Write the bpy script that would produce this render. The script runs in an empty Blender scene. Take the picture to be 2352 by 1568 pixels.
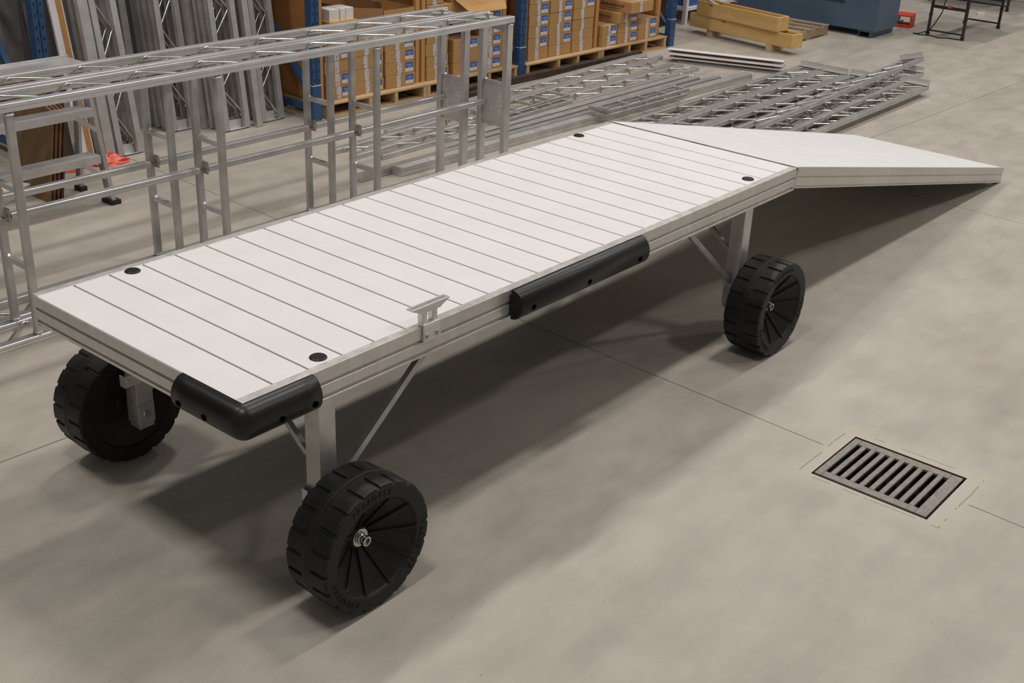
import bpy, bmesh, math, random
from mathutils import Vector, Matrix
random.seed(7)
D = bpy.data
COL = bpy.context.scene.collection
SC = bpy.context.scene
PI = math.pi

# ------------------------------------------------------------------ camera
F_PX = 2759.66
cam = D.cameras.new('camera'); cam_o = D.objects.new('camera', cam); COL.objects.link(cam_o)
cam.sensor_width = 36.0; cam.lens = F_PX / 2352 * 36.0
cam.clip_start = 0.05; cam.clip_end = 200
yaw, pit, roll = 0.679835, 0.441698, 0.045087
fw = Vector((math.cos(yaw)*math.cos(pit), math.sin(yaw)*math.cos(pit), -math.sin(pit)))
rt = fw.cross(Vector((0, 0, 1))).normalized(); up = rt.cross(fw)
r2 = rt*math.cos(roll) + up*math.sin(roll); u2 = up*math.cos(roll) - rt*math.sin(roll)
cam_o.matrix_world = Matrix(((r2.x, u2.x, -fw.x, -2.0498), (r2.y, u2.y, -fw.y, -2.7329), (r2.z, u2.z, -fw.z, 2.6758), (0, 0, 0, 1)))
SC.camera = cam_o

# ------------------------------------------------------------------ world and lights
w = D.worlds.new('world'); SC.world = w; w.use_nodes = True
w.node_tree.nodes['Background'].inputs[0].default_value = (1.0, 0.97, 0.93, 1)
w.node_tree.nodes['Background'].inputs[1].default_value = 0.21
SC.view_settings.view_transform = 'Standard'; SC.view_settings.look = 'None'
SC.view_settings.gamma = 1; SC.view_settings.use_curve_mapping = False
SC.view_settings.exposure = -0.02

def area(name, loc, sx, sy, power, col=(1.0, 0.965, 0.93)):
    l = D.lights.new(name, 'AREA'); l.shape = 'RECTANGLE'; l.size = sx; l.size_y = sy; l.energy = power; l.color = col
    o = D.objects.new(name, l); COL.objects.link(o); o.location = loc
    return o
# high-bay lamps hung from the roof, 7.5 m up
for x in (-1.3, 4.7, 10.7, 16.7):
    for y, p in ((-0.6, 160), (4.2, 160), (9.0, 165)):
        area('high_bay_light', (x, y, 8.0), 1.3, 0.45, p*(0.95 if x > 10 else 1.0))
for x in (4.7, 10.7): area('high_bay_light', (x, -5.4, 8.0), 1.3, 0.45, 130)

# ------------------------------------------------------------------ materials
def new_mat(name):
    m = D.materials.new(name); m.use_nodes = True
    nt = m.node_tree; b = nt.nodes['Principled BSDF']
    return m, nt, b
def noise(nt, scale, detail=4, rough=0.55, vec=None, mapscale=None, coord='Object'):
    n = nt.nodes.new('ShaderNodeTexNoise'); n.inputs['Scale'].default_value = scale
    n.inputs['Detail'].default_value = detail; n.inputs['Roughness'].default_value = rough
    tc = nt.nodes.new('ShaderNodeTexCoord'); mp = nt.nodes.new('ShaderNodeMapping')
    if mapscale: mp.inputs['Scale'].default_value = mapscale
    nt.links.new(tc.outputs[coord], mp.inputs[0]); nt.links.new(mp.outputs[0], n.inputs['Vector'])
    return n
def ramp(nt, src, stops):
    r = nt.nodes.new('ShaderNodeValToRGB')
    el = r.color_ramp.elements
    while len(el) < len(stops): el.new(0.5)
    for e, (p, c) in zip(el, stops): e.position = p; e.color = (*c, 1)
    nt.links.new(src, r.inputs[0]); return r
def mixc(nt, a, b, fac, mode='MIX'):
    m = nt.nodes.new('ShaderNodeMix'); m.data_type = 'RGBA'; m.blend_type = mode
    for s, v in ((6, a), (7, b)):
        if isinstance(v, tuple): m.inputs[s].default_value = (*v, 1)
        else: nt.links.new(v, m.inputs[s])
    if isinstance(fac, (int, float)): m.inputs[0].default_value = fac
    else: nt.links.new(fac, m.inputs[0])
    return m.outputs[2]
def math_n(nt, op, a, b=None, c=None):
    m = nt.nodes.new('ShaderNodeMath'); m.operation = op
    for i, v in enumerate((a, b, c)):
        if v is None: continue
        if isinstance(v, (int, float)): m.inputs[i].default_value = v
        else: nt.links.new(v, m.inputs[i])
    return m.outputs[0]
def bump(nt, b, src, strength, dist=0.01):
    n = nt.nodes.new('ShaderNodeBump'); n.inputs['Strength'].default_value = strength; n.inputs['Distance'].default_value = dist
    nt.links.new(src, n.inputs['Height']); nt.links.new(n.outputs[0], b.inputs['Normal'])

def simple(name, c1, c2, rough=0.5, metal=0.0, scale=8, ms=None, bmp=0.0, r2=None, spec=None):
    m, nt, b = new_mat(name)
    n = noise(nt, scale, mapscale=ms)
    r = ramp(nt, n.outputs['Fac'], [(0.3, c1), (0.7, c2)])
    nt.links.new(r.outputs[0], b.inputs['Base Color'])
    b.inputs['Metallic'].default_value = metal; b.inputs['Roughness'].default_value = rough
    if spec is not None: b.inputs['Specular IOR Level'].default_value = spec
    if r2 is not None:
        q = math_n(nt, 'MULTIPLY_ADD', n.outputs['Fac'], r2 - rough, rough); nt.links.new(q, b.inputs['Roughness'])
    if bmp: bump(nt, b, n.outputs['Fac'], bmp)
    return m

M = {}
M['alu'] = simple('mill_aluminium', (0.54, 0.52, 0.505), (0.66, 0.64, 0.625), 0.40, 0.6, 14, (1, 1, 1), 0.03, 0.34)
M['alu_rail'] = simple('extruded_aluminium', (0.47, 0.45, 0.435), (0.62, 0.60, 0.585), 0.40, 0.62, 9, (1, 1, 1), 0.02, 0.34)
M['alu_brushed'] = simple('brushed_aluminium', (0.62, 0.60, 0.59), (0.74, 0.72, 0.71), 0.32, 0.6, 30, (0.3, 6, 6), 0.03)
M['alu_dull'] = simple('dull_aluminium', (0.38, 0.365, 0.345), (0.52, 0.505, 0.485), 0.45, 0.6, 10, (1, 1, 1), 0.02)
M['alu_frame'] = simple('frame_aluminium', (0.58, 0.56, 0.555), (0.72, 0.70, 0.695), 0.32, 0.62, 6, (1, 1, 1), 0.02, 0.28)
M['steel_bright'] = simple('zinc_plated_steel', (0.55, 0.53, 0.50), (0.72, 0.70, 0.66), 0.25, 1.0, 20)
M['weld'] = simple('weld_bead', (0.8, 0.78, 0.75), (0.9, 0.88, 0.86), 0.25, 0.9, 60, None, 0.2)
M['deck'] = simple('white_deck_board', (0.705, 0.672, 0.665), (0.745, 0.712, 0.705), 0.55, 0.0, 5, (1, 1, 1), 0.0)
M['deck_gap'] = simple('deck_board_edge', (0.27, 0.25, 0.29), (0.31, 0.29, 0.33), 0.6, 0.0, 5)
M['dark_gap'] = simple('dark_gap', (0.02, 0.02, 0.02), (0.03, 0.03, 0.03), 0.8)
M['rubber'] = simple('black_vinyl', (0.006, 0.005, 0.005), (0.010, 0.009, 0.009), 0.40, 0.0, 6, None, 0.01, 0.34, 0.38)
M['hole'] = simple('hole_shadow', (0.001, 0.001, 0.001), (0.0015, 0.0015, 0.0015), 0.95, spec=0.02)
M['poly'] = simple('black_polyethylene', (0.006, 0.006, 0.0065), (0.013, 0.0125, 0.013), 0.42, 0.0, 16, None, 0.10, 0.58, 0.35)
M['poly_scuff'] = simple('scuffed_polyethylene', (0.05, 0.048, 0.046), (0.10, 0.095, 0.09), 0.6, 0.0, 90)
M['blue'] = simple('blue_painted_steel', (0.018, 0.062, 0.155), (0.028, 0.085, 0.20), 0.42, 0.0, 7, None, 0.01)
M['black'] = simple('matt_black', (0.008, 0.008, 0.008), (0.015, 0.015, 0.015), 0.6)
M['black_steel'] = simple('black_powder_coat', (0.010, 0.009, 0.009), (0.016, 0.015, 0.014), 0.5)
M['card'] = simple('cardboard', (0.42, 0.235, 0.085), (0.47, 0.27, 0.105), 0.85, 0.0, 3)
M['card_dark'] = simple('brown_cardboard', (0.27, 0.14, 0.055), (0.32, 0.17, 0.07), 0.85, 0.0, 3)
M['yellow'] = simple('yellow_tray_plastic', (0.70, 0.36, 0.04), (0.75, 0.41, 0.06), 0.5)
M['white'] = simple('white_vinyl', (0.72, 0.68, 0.69), (0.80, 0.76, 0.77), 0.4, 0.0, 4)
M['white_card'] = simple('white_carton_board', (0.66, 0.63, 0.60), (0.74, 0.71, 0.68), 0.7, 0.0, 5)
M['red'] = simple('red_plastic', (0.60, 0.035, 0.012), (0.68, 0.06, 0.02), 0.45)
M['pink_bag'] = simple('thin_red_plastic_bag', (0.62, 0.08, 0.06), (0.80, 0.20, 0.15), 0.35, 0.0, 22, None, 0.3)
M['machine'] = simple('blue_grey_enamel', (0.060, 0.098, 0.152), (0.078, 0.122, 0.182), 0.4, 0.0, 3)
M['rust'] = simple('rusty_brown_steel', (0.045, 0.030, 0.024), (0.085, 0.055, 0.042), 0.6, 0.4, 12)
M['cast'] = simple('cast_iron', (0.20, 0.18, 0.155), (0.30, 0.27, 0.235), 0.62, 0.3, 40, None, 0.15)
M['hard'] = simple('dark_fibreboard', (0.055, 0.035, 0.022), (0.075, 0.05, 0.032), 0.6)

def wood(name, c1, c2, c3, scale=2.0, ms=(1, 14, 14), rough=0.65, knots=True):
    m, nt, b = new_mat(name)
    n1 = noise(nt, scale, 5, 0.6, mapscale=ms)
    n2 = noise(nt, 1.5, 2)
    r = ramp(nt, n1.outputs['Fac'], [(0.3, c1), (0.62, c2)])
    r2_ = ramp(nt, n2.outputs['Fac'], [(0.35, (0, 0, 0)), (0.75, (1, 1, 1))])
    c = mixc(nt, r.outputs[0], c3, math_n(nt, 'MULTIPLY', r2_.outputs[0], 0.5))
    if knots:
        v = nt.nodes.new('ShaderNodeTexVoronoi'); v.inputs['Scale'].default_value = 5.5
        tc = nt.nodes.new('ShaderNodeTexCoord'); kp = nt.nodes.new('ShaderNodeMapping'); kp.inputs['Scale'].default_value = (0, 0.75, 1.6)
        nt.links.new(tc.outputs['Object'], kp.inputs[0]); nt.links.new(kp.outputs[0], v.inputs['Vector'])
        k = ramp(nt, v.outputs['Distance'], [(0.07, (1, 1, 1)), (0.16, (0, 0, 0))])
        c = mixc(nt, c, (0.13, 0.055, 0.018), math_n(nt, 'MULTIPLY', k.outputs[0], 0.75))
    nt.links.new(c, b.inputs['Base Color']); b.inputs['Roughness'].default_value = rough
    bump(nt, b, n1.outputs['Fac'], 0.06)
    return m
M['pallet'] = wood('pale_pine', (0.47, 0.31, 0.16), (0.58, 0.40, 0.22), (0.42, 0.26, 0.12), knots=False)
M['pallet_end'] = simple('pine_end_grain', (0.52, 0.38, 0.22), (0.62, 0.46, 0.28), 0.7, 0, 30)
M['old_pallet'] = wood('weathered_pine', (0.27, 0.20, 0.13), (0.36, 0.27, 0.18), (0.30, 0.21, 0.12), knots=False)
M['plywood'] = wood('orange_plywood', (0.33, 0.135, 0.035), (0.43, 0.19, 0.055), (0.36, 0.17, 0.06), 1.6, (1.5, 1.5, 7), knots=False)
M['fir'] = wood('orange_fir_stud', (0.44, 0.20, 0.055), (0.55, 0.28, 0.09), (0.5, 0.25, 0.08), 2.0, (12, 12, 1), knots=True)
M['crate'] = wood('knotty_pine_crate', (0.53, 0.335, 0.115), (0.66, 0.46, 0.19), (0.47, 0.24, 0.075), 1.6, (9, 1, 9), knots=True)
M['walnut'] = wood('brown_laminate', (0.14, 0.085, 0.035), (0.21, 0.13, 0.055), (0.13, 0.07, 0.03), 1.6, (8, 8, 1), knots=False)
M['redwood'] = wood('reddish_board_edges', (0.12, 0.045, 0.015), (0.20, 0.075, 0.025), (0.1, 0.04, 0.015), 6, (20, 20, 1), knots=False)

# ramp deck: white sheet with fine cross brushing
def ramp_mat():
    m, nt, b = new_mat('white_ramp_deck')
    n = noise(nt, 4, 4, mapscale=(22, 0.9, 1))
    r = ramp(nt, n.outputs['Fac'], [(0.3, (0.75, 0.73, 0.725)), (0.7, (0.83, 0.815, 0.81))])
    nt.links.new(r.outputs[0], b.inputs['Base Color'])
    q = math_n(nt, 'MULTIPLY_ADD', n.outputs['Fac'], 0.7, 0.08); b.inputs['Specular IOR Level'].default_value = 0.42; nt.links.new(q, b.inputs['Roughness'])
    return m
M['ramp'] = ramp_mat()

# streaked side rail face
def rail_mat():
    m, nt, b = new_mat('weathered_rail_face')
    n = noise(nt, 5, 5, mapscale=(5, 5, 0.8)); n2 = noise(nt, 1.4, 3)
    f = math_n(nt, 'MULTIPLY', n.outputs['Fac'], n2.outputs['Fac'])
    r = ramp(nt, f, [(0.10, (0.54, 0.515, 0.48)), (0.40, (0.69, 0.665, 0.63))])
    nt.links.new(r.outputs[0], b.inputs['Base Color']); b.inputs['Metallic'].default_value = 0.5
    q = math_n(nt, 'MULTIPLY_ADD', n.outputs['Fac'], 0.25, 0.24); nt.links.new(q, b.inputs['Roughness'])
    return m
M['rail'] = rail_mat()

# printed tape and two-tone label
def tape_mat():
    m, nt, b = new_mat('printed_packing_tape')
    n = noise(nt, 70, 3, mapscale=(1, 1, 0.7))
    r = ramp(nt, n.outputs['Fac'], [(0.54, (0.58, 0.56, 0.56)), (0.62, (0.20, 0.21, 0.42))])
    nt.links.new(r.outputs[0], b.inputs['Base Color']); b.inputs['Roughness'].default_value = 0.3
    return m
M['tape'] = tape_mat()
M['label_blue'] = simple('blue_label_print', (0.035, 0.10, 0.36), (0.05, 0.13, 0.42), 0.5)
M['label_white'] = simple('white_label_paper', (0.62, 0.60, 0.58), (0.68, 0.66, 0.64), 0.6)
M['ink_pale'] = simple('pale_label_ink', (0.25, 0.36, 0.62), (0.30, 0.42, 0.66), 0.6)
M['ink_grey'] = simple('grey_label_ink', (0.42, 0.41, 0.40), (0.46, 0.45, 0.44), 0.6)
M['ink_dark'] = simple('dark_print_on_card', (0.10, 0.055, 0.03), (0.13, 0.07, 0.035), 0.8)

# concrete floor, with saw-cut joints at their real places
def concrete():
    m, nt, b = new_mat('polished_concrete')
    tc = nt.nodes.new('ShaderNodeTexCoord')
    big = noise(nt, 0.9, 6, 0.62); mid = noise(nt, 3.1, 6, 0.6, mapscale=(1, 1.6, 1)); fine = noise(nt, 160, 2, 0.6)
    trowel = noise(nt, 1.6, 5, 0.6, mapscale=(0.35, 2.2, 1))
    r1 = ramp(nt, big.outputs['Fac'], [(0.34, (0.340, 0.306, 0.258)), (0.50, (0.408, 0.369, 0.316)), (0.68, (0.470, 0.428, 0.370))])
    r2_ = ramp(nt, mid.outputs['Fac'], [(0.34, (0.330, 0.300, 0.255)), (0.62, (0.455, 0.412, 0.353))])
    c = mixc(nt, r1.outputs[0], r2_.outputs[0], 0.5)
    r3 = ramp(nt, trowel.outputs['Fac'], [(0.33, (0.84, 0.835, 0.82)), (0.55, (1, 1, 1))])
    c = mixc(nt, c, r3.outputs[0], 0.55, 'MULTIPLY')
    r4 = ramp(nt, fine.outputs['Fac'], [(0.3, (0.93, 0.93, 0.93)), (0.7, (1.05, 1.05, 1.05))])
    c = mixc(nt, c, r4.outputs[0], 0.6, 'MULTIPLY')
    sp = noise(nt, 70, 1, 0.4)
    r5 = ramp(nt, sp.outputs['Fac'], [(0.215, (0.35, 0.32, 0.28)), (0.225, (1, 1, 1))])
    c = mixc(nt, c, r5.outputs[0], 0.5, 'MULTIPLY')
    sep = nt.nodes.new('ShaderNodeSeparateXYZ'); nt.links.new(tc.outputs['Object'], sep.inputs[0])
    X, Y = sep.outputs[0], sep.outputs[1]
    wob = noise(nt, 2.0, 3)
    wv = math_n(nt, 'MULTIPLY_ADD', wob.outputs['Fac'], 0.012, -0.006)
    u = math_n(nt, 'ADD', math_n(nt, 'MULTIPLY_ADD', Y, -0.0433, X), wv)
    v = math_n(nt, 'ADD', math_n(nt, 'MULTIPLY_ADD', X, 0.042, Y), wv)
    fac = None
    for src, pos, wd in ((u, 2.552, 0.0035), (u, 6.34, 0.003), (u, 10.13, 0.0012), (v, 1.578, 0.0035), (v, 5.37, 0.003), (v, -2.6, 0.003)):
        d = math_n(nt, 'ABSOLUTE', math_n(nt, 'SUBTRACT', src, pos))
        k = math_n(nt, 'LESS_THAN', d, wd)
        fac = k if fac is None else math_n(nt, 'MAXIMUM', fac, k)
    # joint lines stop at the drain surround
    inx = math_n(nt, 'MULTIPLY', math_n(nt, 'GREATER_THAN', X, 2.2), math_n(nt, 'LESS_THAN', X, 2.74))
    iny = math_n(nt, 'MULTIPLY', math_n(nt, 'GREATER_THAN', Y, -1.55), math_n(nt, 'LESS_THAN', Y, -0.87))
    patch = math_n(nt, 'MULTIPLY', inx, iny)
    fac = math_n(nt, 'MULTIPLY', fac, math_n(nt, 'SUBTRACT', 1.0, patch))
    # patched concrete round the drain, with its ragged outline
    px = math_n(nt, 'SUBTRACT', math_n(nt, 'ABSOLUTE', math_n(nt, 'SUBTRACT', math_n(nt, 'ADD', X, math_n(nt, 'MULTIPLY', wv, 3.0)), 2.48)), 0.255)
    py = math_n(nt, 'SUBTRACT', math_n(nt, 'ABSOLUTE', math_n(nt, 'SUBTRACT', math_n(nt, 'ADD', Y, math_n(nt, 'MULTIPLY', wv, 3.0)), -1.21)), 0.315)
    dd = math_n(nt, 'MAXIMUM', px, py)
    rim = math_n(nt, 'LESS_THAN', math_n(nt, 'ABSOLUTE', dd), 0.003)
    crk = noise(nt, 9, 2); rim = math_n(nt, 'MULTIPLY', rim, math_n(nt, 'GREATER_THAN', crk.outputs['Fac'], 0.47))
    soft = nt.nodes.new('ShaderNodeMapRange'); nt.links.new(dd, soft.inputs[0])
    soft.inputs[1].default_value = -0.06; soft.inputs[2].default_value = 0.10; soft.inputs[3].default_value = 0.8; soft.inputs[4].default_value = 0.0
    c = mixc(nt, c, (0.49, 0.435, 0.345), soft.outputs[0])
    c = mixc(nt, c, (0.10, 0.085, 0.06), math_n(nt, 'MULTIPLY', fac, 0.85))
    c = mixc(nt, c, (0.22, 0.18, 0.12), math_n(nt, 'MULTIPLY', rim, 0.8))
    nt.links.new(c, b.inputs['Base Color'])
    q = math_n(nt, 'MULTIPLY_ADD', mid.outputs['Fac'], 0.25, 0.34); nt.links.new(q, b.inputs['Roughness'])
    b.inputs['Specular IOR Level'].default_value = 0.4
    bump(nt, b, math_n(nt, 'MULTIPLY_ADD', fine.outputs['Fac'], 0.2, mid.outputs['Fac']), 0.05)
    return m
M['concrete'] = concrete()
M['pit'] = simple('drain_pit_concrete', (0.035, 0.030, 0.024), (0.06, 0.052, 0.042), 0.9, 0, 12)

# ------------------------------------------------------------------ mesh building
class MB:
    def __init__(s): s.bm = bmesh.new(); s.mi = 0
    def face(s, vs):
        try: f = s.bm.faces.new(vs); f.material_index = s.mi; return f
        except ValueError: return None
    def box(s, x0, x1, y0, y1, z0, z1, mtx=None):
        c = [(x0, y0, z0), (x1, y0, z0), (x1, y1, z0), (x0, y1, z0), (x0, y0, z1), (x1, y0, z1), (x1, y1, z1), (x0, y1, z1)]
        v = [s.bm.verts.new(mtx @ Vector(p) if mtx else p) for p in c]
        for f in ((0, 3, 2, 1), (4, 5, 6, 7), (0, 1, 5, 4), (1, 2, 6, 5), (2, 3, 7, 6), (3, 0, 4, 7)): s.face([v[i] for i in f])
        return s
    def prism(s, prof, p0, p1, a, b, cap=True):
        """profile [(u,v)] in axes a,b swept from p0 to p1"""
        p0, p1, a, b = Vector(p0), Vector(p1), Vector(a), Vector(b)
        r0 = [s.bm.verts.new(p0 + a*u + b*v) for u, v in prof]; r1 = [s.bm.verts.new(p1 + a*u + b*v) for u, v in prof]
        n = len(prof)
        for i in range(n): s.face([r0[i], r0[(i+1) % n], r1[(i+1) % n], r1[i]])
        if cap: s.face(r0[::-1]); s.face(r1)
        return s
    def bar(s, p0, p1, w, h, upv=(0, 0, 1)):
        p0, p1 = Vector(p0), Vector(p1); d = (p1-p0).normalized()
        u = Vector(upv); sde = d.cross(u).normalized(); u = sde.cross(d).normalized()
        return s.prism([(-w/2, -h/2), (w/2, -h/2), (w/2, h/2), (-w/2, h/2)], p0, p1, sde, u)
    def tube(s, pts, r, n=8, caps=True, smooth=True):
        pts = [Vector(p) for p in pts]; rings = []
        prev = None
        for i, p in enumerate(pts):
            if i == 0: d = pts[1]-pts[0]
            elif i == len(pts)-1: d = pts[-1]-pts[-2]
            else: d = (pts[i+1]-p).normalized() + (p-pts[i-1]).normalized()
            d.normalize()
            if prev is None:
                ref = Vector((0, 0, 1)) if abs(d.z) < 0.9 else Vector((1, 0, 0))
                a = d.cross(ref).normalized()
            else: a = (prev - d*prev.dot(d)).normalized()
            prev = a; b = d.cross(a)
            rr = r[i] if isinstance(r, (list, tuple)) else r
            rings.append([s.bm.verts.new(p + (a*math.cos(t) + b*math.sin(t))*rr) for t in [2*PI*k/n for k in range(n)]])
        for q in range(len(rings)-1):
            for k in range(n):
                f = s.face([rings[q][k], rings[q][(k+1) % n], rings[q+1][(k+1) % n], rings[q+1][k]])
                if f and smooth: f.smooth = True
        if caps: s.face(rings[0][::-1]); s.face(rings[-1])
        return s
    def cyl(s, p0, p1, r, n=20): return s.tube([p0, p1], r, n)
    def poly(s, pts, thick):
        """flat polygon (list of 3d points) given thickness along thick vector"""
        a = [s.bm.verts.new(Vector(p)) for p in pts]; t = Vector(thick); b = [s.bm.verts.new(Vector(p)+t) for p in pts]
        n = len(pts); s.face(a[::-1]); s.face(b)
        for i in range(n): s.face([a[i], a[(i+1) % n], b[(i+1) % n], b[i]])
        return s
    def add_mesh(s, me, mtx):
        vs = [s.bm.verts.new(mtx @ v.co) for v in me.vertices]
        for p in me.polygons: s.face([vs[i] for i in p.vertices])
        return s
    def build(s, name, mats, parent=None, loc=None, rot=None, bevel=0, seg=2):
        me = D.meshes.new(name); bmesh.ops.recalc_face_normals(s.bm, faces=s.bm.faces[:]); s.bm.to_mesh(me); s.bm.free()
        for m in (mats if isinstance(mats, (list, tuple)) else [mats]): me.materials.append(m)
        o = D.objects.new(name, me); COL.objects.link(o)
        if parent: o.parent = parent
        if loc: o.location = loc
        if rot: o.rotation_euler = rot
        if bevel:
            md = o.modifiers.new('bevel', 'BEVEL'); md.width = bevel; md.segments = seg; md.limit_method = 'ANGLE'; md.angle_limit = math.radians(40)
        return o

def tag(o, label=None, cat=None, group=None, kind=None):
    if label: o['label'] = label
    if cat: o['category'] = cat
    if group: o['group'] = group
    if kind: o['kind'] = kind
    return o
def thing(name, label, cat, loc=(0, 0, 0), rz=0.0, group=None, rot=None):
    o = D.objects.new(name, None); COL.objects.link(o); o.empty_display_size = 0.1
    o.location = loc; o.rotation_euler = rot if rot else (0, 0, rz)
    return tag(o, label, cat, group)
def copy_tree(o, parent=None):
    c = o.copy(); COL.objects.link(c); c.parent = parent
    for ch in list(o.children): copy_tree(ch, c)
    return c
def dup(root, label, loc, rz=None, rot=None, group=None):
    c = copy_tree(root); c.location = loc
    if rot is not None: c.rotation_euler = rot
    elif rz is not None: c.rotation_euler = (0, 0, rz)
    c['label'] = label
    if group: c['group'] = group
    return c
def text_mesh(txt, size, depth=0.002, bold=0.0):
    cu = D.curves.new('txt', 'FONT'); cu.body = txt; cu.size = size; cu.extrude = depth; cu.offset = bold
    cu.align_x = 'CENTER'; cu.align_y = 'CENTER'; cu.resolution_u = 3
    o = D.objects.new('txt', cu); COL.objects.link(o)
    dg = bpy.context.evaluated_depsgraph_get(); me = D.meshes.new_from_object(o.evaluated_get(dg))
    D.objects.remove(o); D.curves.remove(cu)
    return me

# ------------------------------------------------------------------ the setting: floor with a drain pit, roof far above
HX0, HX1, HY0, HY1 = 2.252, 2.69, -1.465, -0.945
m = MB(); m_ = m.bm
xs = [-14, HX0, HX1, 34]; ys = [-14, HY0, HY1, 24]
g = [[m_.verts.new((x, y, 0)) for y in ys] for x in xs]
for i in range(3):
    for j in range(3):
        if (i, j) != (1, 1): m.face([g[i][j], g[i+1][j], g[i+1][j+1], g[i][j+1]])
floor = m.build('floor', M['concrete']); tag(floor, kind='structure')
m = MB()
m.box(HX0-0.05, HX0, HY0-0.05, HY1+0.05, -0.32, -0.001); m.box(HX1, HX1+0.05, HY0-0.05, HY1+0.05, -0.32, -0.001)
m.box(HX0, HX1, HY0-0.05, HY0, -0.32, -0.001); m.box(HX0, HX1, HY1, HY1+0.05, -0.32, -0.001); m.box(HX0, HX1, HY0, HY1, -0.37, -0.32)
tag(m.build('drain_pit_1', M['pit']), kind='structure')  # walls and bottom of the drain pit below the floor opening

# unseen back wall added in dark colour, to darken the depth behind the racking
m = MB(); m.box(-14, 34, 0, 0.2, 0, 9.0); tag(m.build('wall_dark_backdrop', simple('dark_backdrop_grey', (0.05, 0.05, 0.052), (0.065, 0.065, 0.068), 0.9, 0, 2), loc=(4.5, 6.6, 0), rot=(0, 0, -0.043)), kind='structure')
D.objects['wall_dark_backdrop'].location = (4.1, 6.55, 0)

# drain grate
t = thing('drain_grate', 'grey cast iron slotted drain grate set into the concrete floor', 'drain grate', (2.475, -1.20, -0.03))
m = MB()
gx0, gx1, gy0, gy1 = -0.198, 0.21, -0.252, 0.252
m.box(gx0, gx1, gy1-0.032, gy1, 0.012, 0.026); m.box(gx0, gx1, gy0, gy0+0.050, 0.012, 0.026)
m.box(gx0, gx0+0.045, gy0+0.050, gy1-0.032, 0.012, 0.026); m.box(gx1-0.045, gx1, gy0+0.050, gy1-0.032, 0.012, 0.026)
yy0, yy1 = gy0+0.050, gy1-0.032; n = 10; pitch = (yy1-yy0+0.023)/n
for k in range(1, n): m.box(gx0+0.045, gx1-0.045, yy0+k*pitch-0.023, yy0+k*pitch, 0.012, 0.026)
m.build('grate_plate', M['cast'], t, bevel=0.003)
m = MB(); m.box(gx0+0.03, gx1-0.03, gy0+0.010, gy0+0.03, -0.06, 0.011)
m.build('support_ledge', M['cast'], t)

# ------------------------------------------------------------------ the roll-in dock
H = 0.85; W = 1.232; L = 3.6576; P = 0.1524; S0 = 0.037
dock = thing('roll_in_dock', 'white-decked aluminium dock section on four big black wheels', 'dock', (0, 0, 0))
RP = [(0, 0.002), (0, -0.046), (-0.010, -0.048), (-0.010, -0.058), (0, -0.060), (0, -0.097), (-0.010, -0.099), (-0.010, -0.110), (0, -0.111), (0, -0.120), (-0.040, -0.120), (-0.040, -0.116), (-0.014, -0.114), (-0.014, -0.004), (-S0, -0.004), (-S0, 0.002)]
m = MB(); m.prism(RP, (0, 0, H), (L, 0, H), (0, -1, 0), (0, 0, 1)); m.build('side_rail', M['rail'], dock, bevel=0.0015)
m = MB(); m.prism(RP, (0, W, H), (L, W, H), (0, 1, 0), (0, 0, 1)); m.build('side_rail', M['rail'], dock, bevel=0.0015)
RE = [(0.002, -0.003), (0.002, -0.046), (-0.010, -0.048), (-0.010, -0.058), (0, -0.060), (0, -0.097), (-0.010, -0.099), (-0.010, -0.110), (0, -0.111), (0, -0.120), (-0.040, -0.120), (-0.040, -0.116), (-0.014, -0.114), (-0.014, -0.034), (-0.014, -0.003)]
for x, sx in ((0, -1), (L, 1)):
    m = MB(); m.prism(RE, (x, 0.015, H), (x, W-0.015, H), (sx, 0, 0), (0, 0, 1)); m.build('end_rail', M['rail'], dock, bevel=0.0015)
# cross members and centre stringer under the boards
for k in range(1, 6):
    m = MB(); m.box(k*0.61-0.02, k*0.61+0.02, 0.015, W-0.015, H-0.10, H-0.042); m.build('cross_member', M['alu_dull'], dock)
for i in range(24):
    x0 = i*P + (0.001 if i == 0 else 0.0042); x1 = (i+1)*P - (0.001 if i == 23 else 0.0042)
    m = MB(); m.box(x0, x1, S0, W-0.030, H-0.028, H)
    m.mi = 1; m.box(x0, min(x1+0.0082, L-0.001), S0, W-0.042, H-0.034, H-0.0045)
    m.build('deck_board', [M['deck'], M['deck_gap']], dock, bevel=0.0012)
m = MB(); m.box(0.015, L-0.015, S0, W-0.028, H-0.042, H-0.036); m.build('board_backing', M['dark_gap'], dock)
for x, y in ((0.386, 0.081), (0.389, 1.165), (3.284, 1.163), (3.29, 0.084)):
    m = MB()
    m.tube([(x, y, H-0.002), (x, y, H+0.003), (x, y, H+0.006)], [0.031, 0.031, 0.027], 28, smooth=False); m.build('pipe_hole_cap', M['rubber'], dock, bevel=0.001)

# bumpers: half-round vinyl extrusion swept along a path; u = outwards, v = up
def dprof(r=0.052, n=14, flat=0.0):
    pts = [(flat, 0.003)]
    for k in range(n+1):
        a = PI/2 - PI*k/n; pts.append((flat + 0.006 + math.cos(a)*r, -0.059 + math.sin(a)*0.062))
    pts.append((flat, -0.121)); return pts
def sweep(m, prof, path, normals):
    rings = []
    for p, nrm in zip(path, normals):
        rings.append([m.bm.verts.new(Vector(p) + Vector(nrm)*u + Vector((0, 0, v))) for u, v in prof])
    n = len(prof)
    for q in range(len(rings)-1):
        for k in range(n):
            f = m.face([rings[q][k], rings[q][(k+1) % n], rings[q+1][(k+1) % n], rings[q+1][k]])
            if f: f.smooth = True
    m.face(rings[0][::-1]); m.face(rings[-1])
m = MB()
path = [(-0.001, 0.305, H), (-0.001, 0.30, H)]; nr = [(-0.86, 0, 0), (-1, 0, 0)]
for y in (0.25, 0.15, 0.05, 0.0): path.append((-0.001, y, H)); nr.append((-1, 0, 0))
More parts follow.
